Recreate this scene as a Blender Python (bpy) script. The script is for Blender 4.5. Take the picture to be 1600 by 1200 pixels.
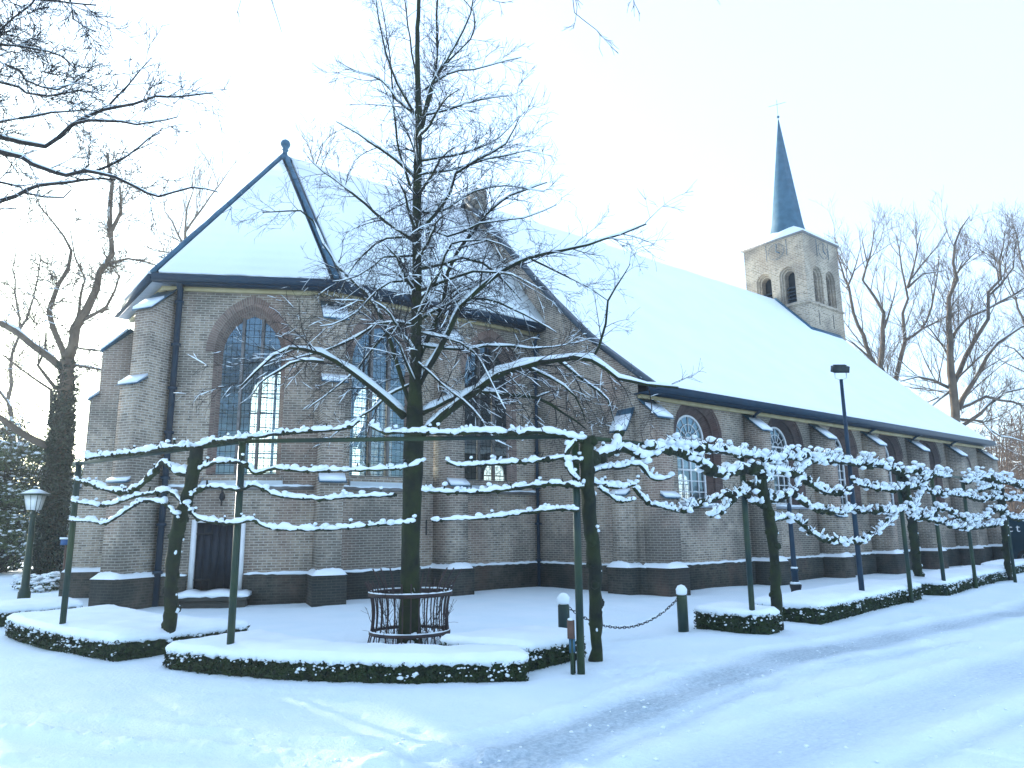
import bpy, math, random
import numpy as np
from math import radians as R, sin, cos, pi, sqrt
from mathutils import Vector, Matrix
from mathutils.geometry import tessellate_polygon

for o in list(bpy.data.objects): bpy.data.objects.remove(o)
S = bpy.context.scene
COL = S.collection
RNG = random.Random(11)
GLARE = .0014

# ------------------------------------------------------------------ camera, sky, sun, exposure
F, PITCH, ROLL, AZ, H = 1150.0, R(11.1), R(-0.62), R(51.3), 1.65     # focal length in pixels of a 1600 wide picture
fw = Vector((cos(AZ)*cos(PITCH), sin(AZ)*cos(PITCH), sin(PITCH)))
r0 = Vector((sin(AZ), -cos(AZ), 0)); u0 = r0.cross(fw)
rt = cos(ROLL)*r0 + sin(ROLL)*u0; up = -sin(ROLL)*r0 + cos(ROLL)*u0
cam = bpy.data.cameras.new('camera'); co = bpy.data.objects.new('camera', cam); COL.objects.link(co)
co.matrix_world = Matrix(((rt.x, up.x, -fw.x, 0), (rt.y, up.y, -fw.y, 0), (rt.z, up.z, -fw.z, H), (0, 0, 0, 1)))
cam.sensor_fit = 'HORIZONTAL'; cam.sensor_width = 36; cam.lens = 36*F/1600; cam.clip_end = 2000; cam.clip_start = .05
S.camera = co

SUN_AZ, SUN_EL = R(92), R(11.0)         # direction towards the sun, counted from +X
w = bpy.data.worlds.new('World'); S.world = w; w.use_nodes = True
nt = w.node_tree; bg = nt.nodes['Background']
sky = nt.nodes.new('ShaderNodeTexSky'); sky.sky_type = 'NISHITA'; sky.sun_disc = False
sky.sun_elevation = SUN_EL; sky.sun_rotation = pi/2 - SUN_AZ; sky.air_density = 1.0; sky.dust_density = 1.5; sky.ozone_density = 1.5
mt_ = nt.nodes.new('ShaderNodeMix'); mt_.data_type = 'RGBA'; mt_.blend_type = 'MULTIPLY'; mt_.inputs[0].default_value = 1; mt_.inputs[7].default_value = (.74, .99, 1.12, 1)
nt.links.new(sky.outputs[0], mt_.inputs[6]); mh_ = nt.nodes.new('ShaderNodeMix'); mh_.data_type = 'RGBA'; mh_.inputs[0].default_value = .6; mh_.inputs[7].default_value = (2.0, 2.42, 3.3, 1)
nt.links.new(mt_.outputs[2], mh_.inputs[6]); nt.links.new(mh_.outputs[2], bg.inputs[0]); bg.inputs[1].default_value = .15
sl = bpy.data.lights.new('sun', 'SUN'); sl.energy = 2.4; sl.angle = R(.5); sl.color = (1, .93, .82)
so = bpy.data.objects.new('sun', sl); COL.objects.link(so)
sd = Vector((cos(SUN_AZ)*cos(SUN_EL), sin(SUN_AZ)*cos(SUN_EL), sin(SUN_EL)))
so.rotation_euler = sd.to_track_quat('Z', 'Y').to_euler()
S.view_settings.view_transform = 'Standard'; S.view_settings.look = 'None'
S.view_settings.exposure = 2.03; S.view_settings.gamma = 1
S.cycles.max_bounces = 6; S.cycles.diffuse_bounces = 3; S.cycles.glossy_bounces = 3
S.cycles.transparent_max_bounces = 12; S.cycles.transmission_bounces = 4

def ray(px, py):
    return (fw*F + rt*(px-800) - up*(py-600)) / F
def ground(px, py, z=0.0):
    d = ray(px, py); t = (z-H)/d.z; return Vector((0, 0, H)) + d*t
def deep(px, py, depth):               # a point 'depth' metres ahead of the lens
    return Vector((0, 0, H)) + ray(px, py)*depth
def onplane(px, py, a, b):             # a point on the upright plane through plan points a, b
    d = ray(px, py); n = Vector((-(b[1]-a[1]), b[0]-a[0], 0))
    t = (Vector((a[0], a[1], 0)) - Vector((0, 0, H))).dot(n)/d.dot(n)
    return Vector((0, 0, H)) + d*t
def depth_of(p): return (Vector(p) - Vector((0, 0, H))).dot(fw)

# ------------------------------------------------------------------ materials
def newmat(name):
    m = bpy.data.materials.new(name); m.use_nodes = True
    return m, m.node_tree, m.node_tree.nodes['Principled BSDF']
def N(nt, kind, **kw):
    n = nt.nodes.new(kind)
    for k, v in kw.items():
        if isinstance(k, str) and k[:2] == 'i_':
            key = k[2:]; key = int(key) if key.isdigit() else key.replace('_', ' ')
            n.inputs[key].default_value = v
        else: setattr(n, k, v)
    return n
def ramp(nt, src, stops):
    r = nt.nodes.new('ShaderNodeValToRGB'); e = r.color_ramp.elements
    while len(e) < len(stops): e.new(.5)
    for i, (p, c) in enumerate(stops): e[i].position = p; e[i].color = (*c, 1)
    nt.links.new(src, r.inputs[0]); return r.outputs[0]
def mix(nt, fac, a, b, blend='MIX'):
    m = nt.nodes.new('ShaderNodeMix'); m.data_type = 'RGBA'; m.blend_type = blend
    L = nt.links
    if hasattr(fac, 'node'): L.new(fac, m.inputs[0])
    else: m.inputs[0].default_value = fac
    for v, i in ((a, 6), (b, 7)):
        if hasattr(v, 'node'): L.new(v, m.inputs[i])
        else: m.inputs[i].default_value = (*v, 1)
    return m.outputs[2]
def noisy(name, c1, c2, scale, rough=.8, bump=0, bscale=None, detail=4, spec=.3, metallic=0):
    m, nt, b = newmat(name)
    tc = N(nt, 'ShaderNodeTexCoord'); n = N(nt, 'ShaderNodeTexNoise', i_Scale=scale, i_Detail=detail)
    nt.links.new(tc.outputs['Object'], n.inputs['Vector'])
    nt.links.new(ramp(nt, n.outputs[0], [(.35, c1), (.65, c2)]), b.inputs['Base Color'])
    b.inputs['Roughness'].default_value = rough; b.inputs['Specular IOR Level'].default_value = spec
    b.inputs['Metallic'].default_value = metallic
    if bump:
        n2 = N(nt, 'ShaderNodeTexNoise', i_Scale=bscale or scale*4, i_Detail=4); nt.links.new(tc.outputs['Object'], n2.inputs['Vector'])
        bp = N(nt, 'ShaderNodeBump', i_Strength=bump, i_Distance=.02); nt.links.new(n2.outputs[0], bp.inputs['Height'])
        nt.links.new(bp.outputs[0], b.inputs['Normal'])
    return m
def brickmat(name, c1, c2, mortar, bw=.21, rh=.062, stain=(.10, .10, .09), red=None, msize=.009):
    m, nt, b = newmat(name); L = nt.links
    uv = N(nt, 'ShaderNodeUVMap'); tc = N(nt, 'ShaderNodeTexCoord')
    br = N(nt, 'ShaderNodeTexBrick'); br.offset = .5
    for k, v in (('Scale', 1.0), ('Mortar Size', msize), ('Mortar Smooth', .3), ('Bias', 0), ('Brick Width', bw), ('Row Height', rh)): br.inputs[k].default_value = v
    br.inputs['Color1'].default_value = (*c1, 1); br.inputs['Color2'].default_value = (*c2, 1); br.inputs['Mortar'].default_value = (*mortar, 1)
    wn = N(nt, 'ShaderNodeTexNoise', i_Scale=3.0, i_Detail=3)
    L.new(uv.outputs[0], wn.inputs['Vector'])
    va = N(nt, 'ShaderNodeVectorMath', operation='MULTIPLY_ADD'); va.inputs[1].default_value = (.012, .012, 0)
    L.new(wn.outputs['Color'], va.inputs[0]); L.new(uv.outputs[0], va.inputs[2]); L.new(va.outputs[0], br.inputs['Vector'])
    n1 = N(nt, 'ShaderNodeTexNoise', i_Scale=.55, i_Detail=5, i_Roughness=.6); L.new(tc.outputs['Object'], n1.inputs['Vector'])
    n2 = N(nt, 'ShaderNodeTexNoise', i_Scale=7.0, i_Detail=5, i_Roughness=.7); L.new(tc.outputs['Object'], n2.inputs['Vector'])
    n3 = N(nt, 'ShaderNodeTexNoise', i_Scale=.9, i_Detail=4); 
    mp = N(nt, 'ShaderNodeMapping'); mp.inputs['Scale'].default_value = (1, 1, .35); mp.inputs['Location'].default_value = (9, 4, 2)
    L.new(tc.outputs['Object'], mp.inputs[0]); L.new(mp.outputs[0], n3.inputs['Vector'])
    c = mix(nt, ramp(nt, n2.outputs[0], [(.42, (0, 0, 0)), (.62, (.55, .55, .55))]), br.outputs['Color'], tuple(min(1, x*1.7) for x in c2))
    f3 = ramp(nt, n3.outputs[0], [(.5, (0, 0, 0)), (.66, (.6, .6, .6))])
    c = mix(nt, f3, c, red or (c1[0]*1.25, c1[1]*.85, c1[2]*.75))
    f1 = ramp(nt, n1.outputs[0], [(.42, (.75, .75, .75)), (.56, (0, 0, 0))])
    c = mix(nt, f1, c, stain)
    c = mix(nt, ramp(nt, br.outputs['Fac'], [(0, (0, 0, 0)), (1, (.45, .45, .45))]), c, mortar)
    L.new(c, b.inputs['Base Color'])
    b.inputs['Roughness'].default_value = .92; b.inputs['Specular IOR Level'].default_value = .2
    inv = N(nt, 'ShaderNodeMath', operation='MULTIPLY_ADD'); inv.inputs[1].default_value = -1; L.new(br.outputs['Fac'], inv.inputs[0]); L.new(n2.outputs[0], inv.inputs[2])
    bp = N(nt, 'ShaderNodeBump', i_Strength=.6, i_Distance=.012); L.new(inv.outputs[0], bp.inputs['Height']); L.new(bp.outputs[0], b.inputs['Normal'])
    return m
M = {}
M['brick'] = brickmat('church_brick', (.140, .108, .080), (.325, .262, .195), (.48, .45, .39), stain=(.10, .09, .075), red=(.22, .135, .10), msize=.011)
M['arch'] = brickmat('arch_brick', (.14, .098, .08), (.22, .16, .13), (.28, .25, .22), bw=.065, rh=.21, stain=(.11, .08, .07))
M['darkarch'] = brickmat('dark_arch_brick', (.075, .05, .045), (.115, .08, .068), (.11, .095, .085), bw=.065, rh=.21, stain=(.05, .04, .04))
M['plinth'] = brickmat('plinth_brick', (.030, .032, .026), (.07, .062, .048), (.085, .085, .075), stain=(.014, .024, .024), red=(.10, .06, .045))
M['tower'] = brickmat('tower_brick', (.17, .13, .09), (.42, .34, .245), (.50, .45, .37), bw=.30, rh=.095, stain=(.15, .125, .10), red=(.33, .24, .16), msize=.018)
M['snow'] = noisy('snow', (.78, .86, .90), (.83, .90, .93), 3, rough=.55, bump=.25, bscale=30, spec=.35)
M['roofsnow'] = noisy('roof_snow', (.82, .89, .92), (.86, .92, .94), .8, rough=.6, bump=.12, bscale=9, spec=.3)
def _courses(m, amt):
    nt = m.node_tree; b = nt.nodes['Principled BSDF']; tc = N(nt, 'ShaderNodeTexCoord')
    wv_ = N(nt, 'ShaderNodeTexWave', i_Scale=1.1, i_Distortion=1.2, i_Detail=3); wv_.bands_direction = 'Z'; nt.links.new(tc.outputs['Object'], wv_.inputs[0])
    bp = N(nt, 'ShaderNodeBump', i_Strength=amt, i_Distance=.03); nt.links.new(wv_.outputs[1], bp.inputs['Height'])
    old = b.inputs['Normal'].links[0].from_socket; nt.links.new(old, bp.inputs['Normal']); nt.links.new(bp.outputs[0], b.inputs['Normal'])
_courses(M['roofsnow'], .10)
M['slate'] = noisy('slate', (.035, .05, .065), (.06, .085, .11), 6, rough=.5, bump=.2)
M['spire'] = noisy('spire_slate', (.022, .085, .135), (.04, .12, .18), 3, rough=.55, bump=.3, bscale=14)
M['lead'] = noisy('lead', (.025, .085, .14), (.045, .13, .20), 5, rough=.5, metallic=.2)
M['gutter'] = noisy('gutter_paint', (.004, .022, .045), (.006, .032, .06), 5, rough=.45)
M['yellow'] = noisy('yellow_cornice', (.44, .36, .19), (.52, .44, .25), 4, rough=.6)
M['soffit'] = noisy('soffit_paint', (.25, .28, .31), (.3, .33, .36), 4, rough=.6)
M['door'] = noisy('door_paint', (.002, .007, .014), (.004, .011, .022), 8, rough=.5)
M['white'] = noisy('white_paint', (.72, .74, .74), (.80, .81, .80), 6, rough=.5)
M['stone'] = noisy('mullion_stone', (.16, .155, .15), (.23, .22, .21), 6, rough=.85)
M['iron'] = noisy('black_iron', (.010, .012, .014), (.018, .020, .022), 10, rough=.5)
M['greenpole'] = noisy('green_steel', (.006, .026, .028), (.030, .055, .022), 1.6, rough=.45, bump=.1)
M['rustbar'] = noisy('rusty_iron', (.05, .03, .025), (.03, .025, .03), 8, rough=.7)
M['mossbark'] = noisy('mossy_bark', (.010, .015, .012), (.024, .036, .012), 4, rough=.9, bump=.8, bscale=22)
M['bark'] = noisy('dark_bark', (.014, .014, .016), (.028, .026, .024), 9, rough=.9, bump=.6, bscale=30)
M['farbark'] = noisy('grey_bark', (.085, .064, .048), (.16, .12, .085), 2, rough=.9, bump=.5)
M['brownbark'] = noisy('brown_bark', (.12, .075, .05), (.17, .11, .07), 1, rough=.95)
M['hedge'] = noisy('hedge_leaf', (.006, .018, .010), (.030, .055, .016), 14, rough=.7)
M['hedgecore'] = noisy('hedge_core', (.004, .008, .004), (.008, .013, .006), 8, rough=.9)
M['ivy'] = noisy('ivy_leaf', (.004, .012, .006), (.012, .028, .010), 6, rough=.5)
M['shrub'] = noisy('shrub_leaf', (.035, .06, .02), (.08, .11, .04), 5, rough=.6)
M['bed'] = noisy('brown_foliage', (.20, .13, .06), (.30, .20, .10), 5, rough=.8)
M['floor'] = noisy('floor', (.05, .045, .04), (.08, .07, .06), 2, rough=.8)
M['plaster'] = noisy('plaster', (.30, .29, .27), (.38, .37, .34), 1.5, rough=.9)
M['van'] = noisy('van_paint', (.008, .035, .05), (.010, .042, .06), 2, rough=.3, spec=.5)
M['tyre'] = noisy('tyre', (.01, .01, .01), (.02, .02, .02), 9, rough=.9)
M['rim'] = noisy('rim', (.25, .26, .27), (.32, .33, .34), 9, rough=.4, metallic=.6)
M['letter'] = noisy('letter_white', (.7, .72, .72), (.8, .8, .8), 9, rough=.5)
M['box'] = noisy('dark_box', (.02, .028, .03), (.03, .04, .04), 6, rough=.5)
M['wood'] = noisy('weathered_wood', (.10, .06, .045), (.15, .09, .07), 6, rough=.8)
M['bluepaint'] = noisy('blue_paint', (.03, .10, .25), (.04, .13, .3), 6, rough=.5)
M['lampglass'] = noisy('lantern_glass', (.78, .80, .76), (.84, .85, .80), 6, rough=.35, spec=.5)
def glassmat(name, tint, refl, lead=None, pitch=(.13, .17)):
    m, nt, b = newmat(name); L = nt.links; nt.nodes.remove(b)
    out = nt.nodes['Material Output']
    tr = N(nt, 'ShaderNodeBsdfTransparent'); tr.inputs[0].default_value = (*tint, 1)
    gl = N(nt, 'ShaderNodeBsdfGlossy'); gl.inputs['Roughness'].default_value = .06; gl.inputs[0].default_value = (.5, .78, 1, 1)
    tc = N(nt, 'ShaderNodeTexCoord'); nn = N(nt, 'ShaderNodeTexNoise', i_Scale=3.5, i_Detail=2); L.new(tc.outputs['Object'], nn.inputs[0])
    bp = N(nt, 'ShaderNodeBump', i_Strength=.35, i_Distance=.03); L.new(nn.outputs[0], bp.inputs['Height']); L.new(bp.outputs[0], gl.inputs['Normal'])
    mx = N(nt, 'ShaderNodeMixShader'); mx.inputs[0].default_value = refl
    L.new(tr.outputs[0], mx.inputs[1]); L.new(gl.outputs[0], mx.inputs[2]); res = mx.outputs[0]
    if lead:
        uv = N(nt, 'ShaderNodeUVMap'); br = N(nt, 'ShaderNodeTexBrick'); br.offset = 0
        for k, v in (('Scale', 1.0), ('Mortar Size', .0055), ('Mortar Smooth', 0), ('Brick Width', pitch[0]), ('Row Height', pitch[1])): br.inputs[k].default_value = v
        L.new(uv.outputs[0], br.inputs['Vector'])
        df = N(nt, 'ShaderNodeBsdfDiffuse'); df.inputs[0].default_value = (.02, .025, .03, 1)
        m2 = N(nt, 'ShaderNodeMixShader'); L.new(br.outputs['Fac'], m2.inputs[0]); L.new(res, m2.inputs[1]); L.new(df.outputs[0], m2.inputs[2]); res = m2.outputs[0]
    L.new(res, out.inputs[0]); return m
M['leaded'] = glassmat('leaded_glass', (.86, .92, .92), .16, lead=True)
M['pane'] = glassmat('window_glass', (.88, .9, .9), .22)

# ------------------------------------------------------------------ mesh builder
class MB:
    def __init__(s): s.v = []; s.f = []; s.uv = {}
    def add(s, vs, fs, uvs=None):
        k = len(s.v); s.v.extend([tuple(p) for p in vs])
        for i, f in enumerate(fs):
            if uvs: s.uv[len(s.f)] = uvs[i]
            s.f.append(tuple(j+k for j in f))
        return s
    def box(s, c, d, rz=0.0, rx=0.0):
        x, y, z = d[0]/2, d[1]/2, d[2]/2; vs = []
        for a in (-1, 1):
            for b in (-1, 1):
                for e in (-1, 1):
                    p = Vector((a*x, b*y, e*z))
                    if rx: p = Vector((p.x, p.y*cos(rx)-p.z*sin(rx), p.y*sin(rx)+p.z*cos(rx)))
                    vs.append((c[0]+p.x*cos(rz)-p.y*sin(rz), c[1]+p.x*sin(rz)+p.y*cos(rz), c[2]+p.z))
        return s.add(vs, [(0, 1, 3, 2), (4, 6, 7, 5), (0, 4, 5, 1), (2, 3, 7, 6), (0, 2, 6, 4), (1, 5, 7, 3)])
    def prism(s, poly, z0, z1):        # plan polygon, counter-clockwise; z0, z1 numbers or lists
        n = len(poly); a = z0 if hasattr(z0, '__len__') else [z0]*n; b = z1 if hasattr(z1, '__len__') else [z1]*n
        vs = [(p[0], p[1], a[i]) for i, p in enumerate(poly)] + [(p[0], p[1], b[i]) for i, p in enumerate(poly)]
        return s.add(vs, [tuple(reversed(range(n))), tuple(range(n, 2*n))] + [(i, (i+1) % n, n+(i+1) % n, n+i) for i in range(n)])
    def slab(s, pts, t):               # a polygon in space thickened by vector t
        n = len(pts); t = Vector(t); vs = [Vector(p) for p in pts] + [Vector(p)+t for p in pts]
        return s.add(vs, [tuple(reversed(range(n))), tuple(range(n, 2*n))] + [(i, (i+1) % n, n+(i+1) % n, n+i) for i in range(n)])
    def tube(s, pts, rad, n=6, cap=True, jit=0.0, sq=1.0):
        pts = [Vector(p) for p in pts]; k = len(pts)
        if k < 2: return s
        rr = rad if hasattr(rad, '__len__') else [rad]*k
        vs = []; d0 = (pts[1]-pts[0]).normalized(); a = d0.orthogonal().normalized()
        if abs(d0.z) < .9: a = d0.cross(Vector((0, 0, 1))).normalized()
        for i, p in enumerate(pts):
            d = (pts[min(i+1, k-1)]-pts[max(i-1, 0)])
            d = d.normalized() if d.length > 1e-9 else d0
            a = a - d*a.dot(d)
            a = a.normalized() if a.length > 1e-6 else d.orthogonal().normalized()
            b = d.cross(a)
            for j in range(n):
                t = 2*pi*j/n; r = rr[i]*(1+(RNG.uniform(-jit, jit) if jit else 0))
                vs.append(p + a*(r*cos(t)) + b*(r*sin(t)*sq))
        fs = [(i*n+j, i*n+(j+1) % n, (i+1)*n+(j+1) % n, (i+1)*n+j) for i in range(k-1) for j in range(n)]
        if cap: fs += [tuple(reversed(range(n))), tuple((k-1)*n+j for j in range(n))]
        return s.add(vs, fs)
    def lathe(s, c, prof, n=16):
        vs = []; 
        for r, z in prof:
            for j in range(n): vs.append((c[0]+r*cos(2*pi*j/n), c[1]+r*sin(2*pi*j/n), c[2]+z))
        k = len(prof)
        return s.add(vs, [(i*n+j, i*n+(j+1) % n, (i+1)*n+(j+1) % n, (i+1)*n+j) for i in range(k-1) for j in range(n)] + [tuple(reversed(range(n))), tuple((k-1)*n+j for j in range(n))])
    def blob(s, c, r, n=6, flat=.7, jit=.25):
        vs = [(c[0], c[1], c[2]-r*flat)]
        rings = ((-.5, .85), (.25, .95), (.8, .55))
        for zz, q in rings:
            ph = RNG.random()
            for j in range(n):
                k = q*(1+RNG.uniform(-jit, jit)); t = 2*pi*(j+ph)/n
                vs.append((c[0]+r*k*cos(t), c[1]+r*k*sin(t), c[2]+r*flat*zz*(1+RNG.uniform(-jit, jit)*.5)))
        vs.append((c[0], c[1], c[2]+r*flat)); fs = []
        for j in range(n):
            fs.append((0, 1+(j+1) % n, 1+j)); fs.append((1+2*n+j, 1+2*n+(j+1) % n, 1+3*n))
            for i in range(2): fs.append((1+i*n+j, 1+i*n+(j+1) % n, 1+(i+1)*n+(j+1) % n, 1+(i+1)*n+j))
        return s.add(vs, fs)
    def build(s, name, mat, parent=None, smooth=False, uv=False, world=True):
        me = bpy.data.meshes.new(name); nv = len(s.v)
        me.vertices.add(nv); me.vertices.foreach_set('co', np.array(s.v, 'f').ravel() if nv else [])
        tot = np.array([len(f) for f in s.f], 'i'); st = np.concatenate(([0], np.cumsum(tot)[:-1])).astype('i') if len(tot) else tot
        me.loops.add(int(tot.sum())); me.loops.foreach_set('vertex_index', np.fromiter((j for f in s.f for j in f), 'i'))
        me.polygons.add(len(s.f)); me.polygons.foreach_set('loop_start', st); me.polygons.foreach_set('loop_total', tot)
        if smooth: me.polygons.foreach_set('use_smooth', [True]*len(s.f))
        me.update(calc_edges=True); me.validate()
        if uv:
            L = me.uv_layers.new(name='UVMap'); V = me.vertices
            for i, p in enumerate(me.polygons):
                if i in s.uv:
                    for k, li in enumerate(p.loop_indices): L.data[li].uv = s.uv[i][k]
                    continue
                n = p.normal
                if abs(n.z) < .8:
                    t = Vector((-n.y, n.x, 0)).normalized()
                    for li in p.loop_indices:
                        q = V[me.loops[li].vertex_index].co; L.data[li].uv = (q.dot(t), q.z)
                else:
                    for li in p.loop_indices:
                        q = V[me.loops[li].vertex_index].co; L.data[li].uv = (q.x, q.y)
        for m in (mat if isinstance(mat, (list, tuple)) else [mat]): me.materials.append(M[m] if isinstance(m, str) else m)
        o = bpy.data.objects.new(name, me); COL.objects.link(o)
        if parent:
            o.parent = parent
            if world: o.matrix_parent_inverse = root_inv(parent)
        return o
def root_inv(p):
    return Matrix.Identity(4) if p.parent else Matrix.Translation(-p.location)
def thing(name, label, cat, loc=(0, 0, 0), group=None):
    o = bpy.data.objects.new(name, None); o.empty_display_size = .2; COL.objects.link(o); o.location = loc
    o['label'] = label; o['category'] = cat
    if group: o['group'] = group
    return o
def tag(o, label, cat, group=None):
    o['label'] = label; o['category'] = cat
    if group: o['group'] = group
    return o
def structure(o): o['kind'] = 'structure'; return o
def stuff(o, label, cat): o['kind'] = 'stuff'; o['label'] = label; o['category'] = cat; return o

# ------------------------------------------------------------------ ground and road
_g = np.random.RandomState(5); _T = _g.rand(256, 256)
def vnoise(x, y):
    xi = np.floor(x).astype(int); yi = np.floor(y).astype(int); fx = x-xi; fy = y-yi
    fx = fx*fx*(3-2*fx); fy = fy*fy*(3-2*fy)
    g = lambda a, b: _T[a % 256, b % 256]
    return (g(xi, yi)*(1-fx)+g(xi+1, yi)*fx)*(1-fy) + (g(xi, yi+1)*(1-fx)+g(xi+1, yi+1)*fx)*fy
def road_y(x):                          # centre line of the street, bending off at the corner
    return 4.15 - .018*np.clip(6-x, 0, 99)**2*0 + .006*np.clip(x-14, 0, 60)**1.3
# tracks: (offset from the centre line, half width, depth)
def dseg(x, y, pts):
    d = np.full(x.shape, 99.0)
    for (x0, y0), (x1, y1) in zip(pts[:-1], pts[1:]):
        vx, vy = x1-x0, y1-y0; t = np.clip(((x-x0)*vx+(y-y0)*vy)/(vx*vx+vy*vy), 0, 1)
        d = np.minimum(d, np.hypot(x-x0-t*vx, y-y0-t*vy))
    return d
def gpx(l): return [tuple(ground(*p)[:2]) for p in l]
T_MAIN = [gpx([(560, 1260), (800, 1188), (1000, 1105), (1200, 1036), (1400, 990), (1600, 952)]) + [(40, 7.2)],
          gpx([(980, 1290), (1120, 1200), (1300, 1130), (1480, 1075), (1640, 1030)]) + [(24, 5.0), (40, 6.0)]]
T_MINOR = [gpx([(640, 1190), (800, 1150), (950, 1105), (1060, 1078), (1200, 1050)]), gpx([(800, 1230), (960, 1170), (1160, 1085), (1330, 1035), (1500, 1000)]),
           gpx([(1250, 1260), (1420, 1190), (1620, 1110)]), gpx([(-40, 1128), (100, 1133), (300, 1155), (520, 1172), (700, 1190), (850, 1205)]),
           gpx([(-40, 1158), (120, 1172), (300, 1180), (480, 1196), (650, 1215)])]
def ruts(x, y):
    wob = (vnoise(x*1.3, y*1.3)-.5)*.25
    wr = np.zeros(x.shape); h = np.zeros(x.shape)
    for k, t in enumerate(T_MAIN):
        d = np.abs(dseg(x, y, t)+wob*.6); s = np.clip(1.25-d/(.42 if k == 0 else .5), 0, 1); s = s*s*(3-2*s)
        wr = np.maximum(wr, s*(.85 if k == 0 else .6)*(.65+.7*vnoise(x*1.1+31, y*1.1))); h -= .022*s; r = np.exp(-((d-.6)/.10)**2); h += .03*r*np.clip(vnoise(x*2.1, y*2.1)*1.5-.2, 0, 1.2)*(.5+vnoise(x*14, y*14))
    for k, t in enumerate(T_MINOR):
        d = np.abs(dseg(x, y, t)+wob*.6); s = np.clip(1-d/.17, 0, 1); h -= .014*s; wr = np.maximum(wr, .45*s if k < 3 else .12*s)
        r = np.exp(-((d-.26)/.09)**2); h += (.016 if k < 3 else .026)*r*(.1+1.2*vnoise(x*4, y*4))*(.5+vnoise(x*15, y*15))
    return h, wr
def hfun(x, y, road):
    h = (vnoise(x*.35+3, y*.35)-.5)*.07 + (vnoise(x*1.3, y*1.3+7)-.5)*.03
    near = np.exp(-np.hypot(x, y)/16)
    pm = np.clip(vnoise(x*.8+11, y*.8+2)*2-.5, .15, 1.3)
    h += (vnoise(x*5, y*5)-.5)*.022*near + (vnoise(x*11, y*11)-.5)*.020*near*pm + (vnoise(x*24+5, y*24)-.5)*.013*near*pm
    if road: 
        a, wr = ruts(x, y); h += a; h += wr*(vnoise(x*16, y*16)-.5)*.014; h += np.exp(-np.hypot(x, y)/9)*(vnoise(x*3, y*17)-.5)*.012
    else: wr = np.zeros(x.shape)
    for fx, fy, fr in FOOT:            # small hollows poked in the snow
        d2 = ((x-fx)**2+(y-fy)**2)/(fr*fr); h -= .035*np.exp(-d2)
    return h, wr
FOOT = [(*ground(px, py)[:2], r) for px, py, r in ((955, 1052, .09), (960, 1058, .06), (1000, 1060, .08), (735, 990, .08), (1100, 1035, .1), (1130, 1050, .08), (655, 1143, .08), (1020, 960, .12), (560, 1120, .07), (884, 1125, .05))]
radii = [1.2]
while radii[-1] < 420: radii.append(radii[-1]*(1.0075 if radii[-1] < 30 else 1.03))
az0 = math.degrees(AZ)
angs = [az0-46+i*.17 for i in range(int(92/.17)+1)] + [az0+46+i*4 for i in range(1, 67)]
angs = np.radians(np.array(angs)); rad_ = np.array(radii)
gx = np.outer(rad_, np.cos(angs)); gy = np.outer(rad_, np.sin(angs))
hA, wA = hfun(gx, gy, True)
# the street corridor
def inroad(x, y):
    a = (y < 6.25+.02*np.clip(x-14, 0, 80)+np.clip(4.6-x, 0, 50)*1.15) & (y > -1.2-.2*x*0) 
    return a & (x > -3) | (x <= -3) & (y < 15) & (y > -1.2)
nr, na = gx.shape
def gridmesh(name, sel, mat):
    idx = -np.ones(nr*na, int); faces = []
    I, J = np.nonzero(sel); J2 = (J+1) % na
    q = np.stack([I*na+J, (I+1)*na+J, (I+1)*na+J2, I*na+J2], 1)
    used = np.unique(q); idx[used] = np.arange(len(used)); q = idx[q]
    me = bpy.data.meshes.new(name); me.vertices.add(len(used))
    me.vertices.foreach_set('co', np.stack([gx.ravel()[used], gy.ravel()[used], hA.ravel()[used]], 1).astype('f').ravel())
    me.loops.add(len(q)*4); me.loops.foreach_set('vertex_index', q.ravel().astype('i'))
    me.polygons.add(len(q)); me.polygons.foreach_set('loop_start', np.arange(0, len(q)*4, 4, dtype='i')); me.polygons.foreach_set('loop_total', np.full(len(q), 4, 'i'))
    me.polygons.foreach_set('use_smooth', [True]*len(q))
    at = me.attributes.new('wear', 'FLOAT', 'POINT'); at.data.foreach_set('value', wA.ravel()[used].astype('f'))
    me.update(calc_edges=True); me.materials.append(mat); o = bpy.data.objects.new(name, me); COL.objects.link(o); return structure(o)
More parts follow.
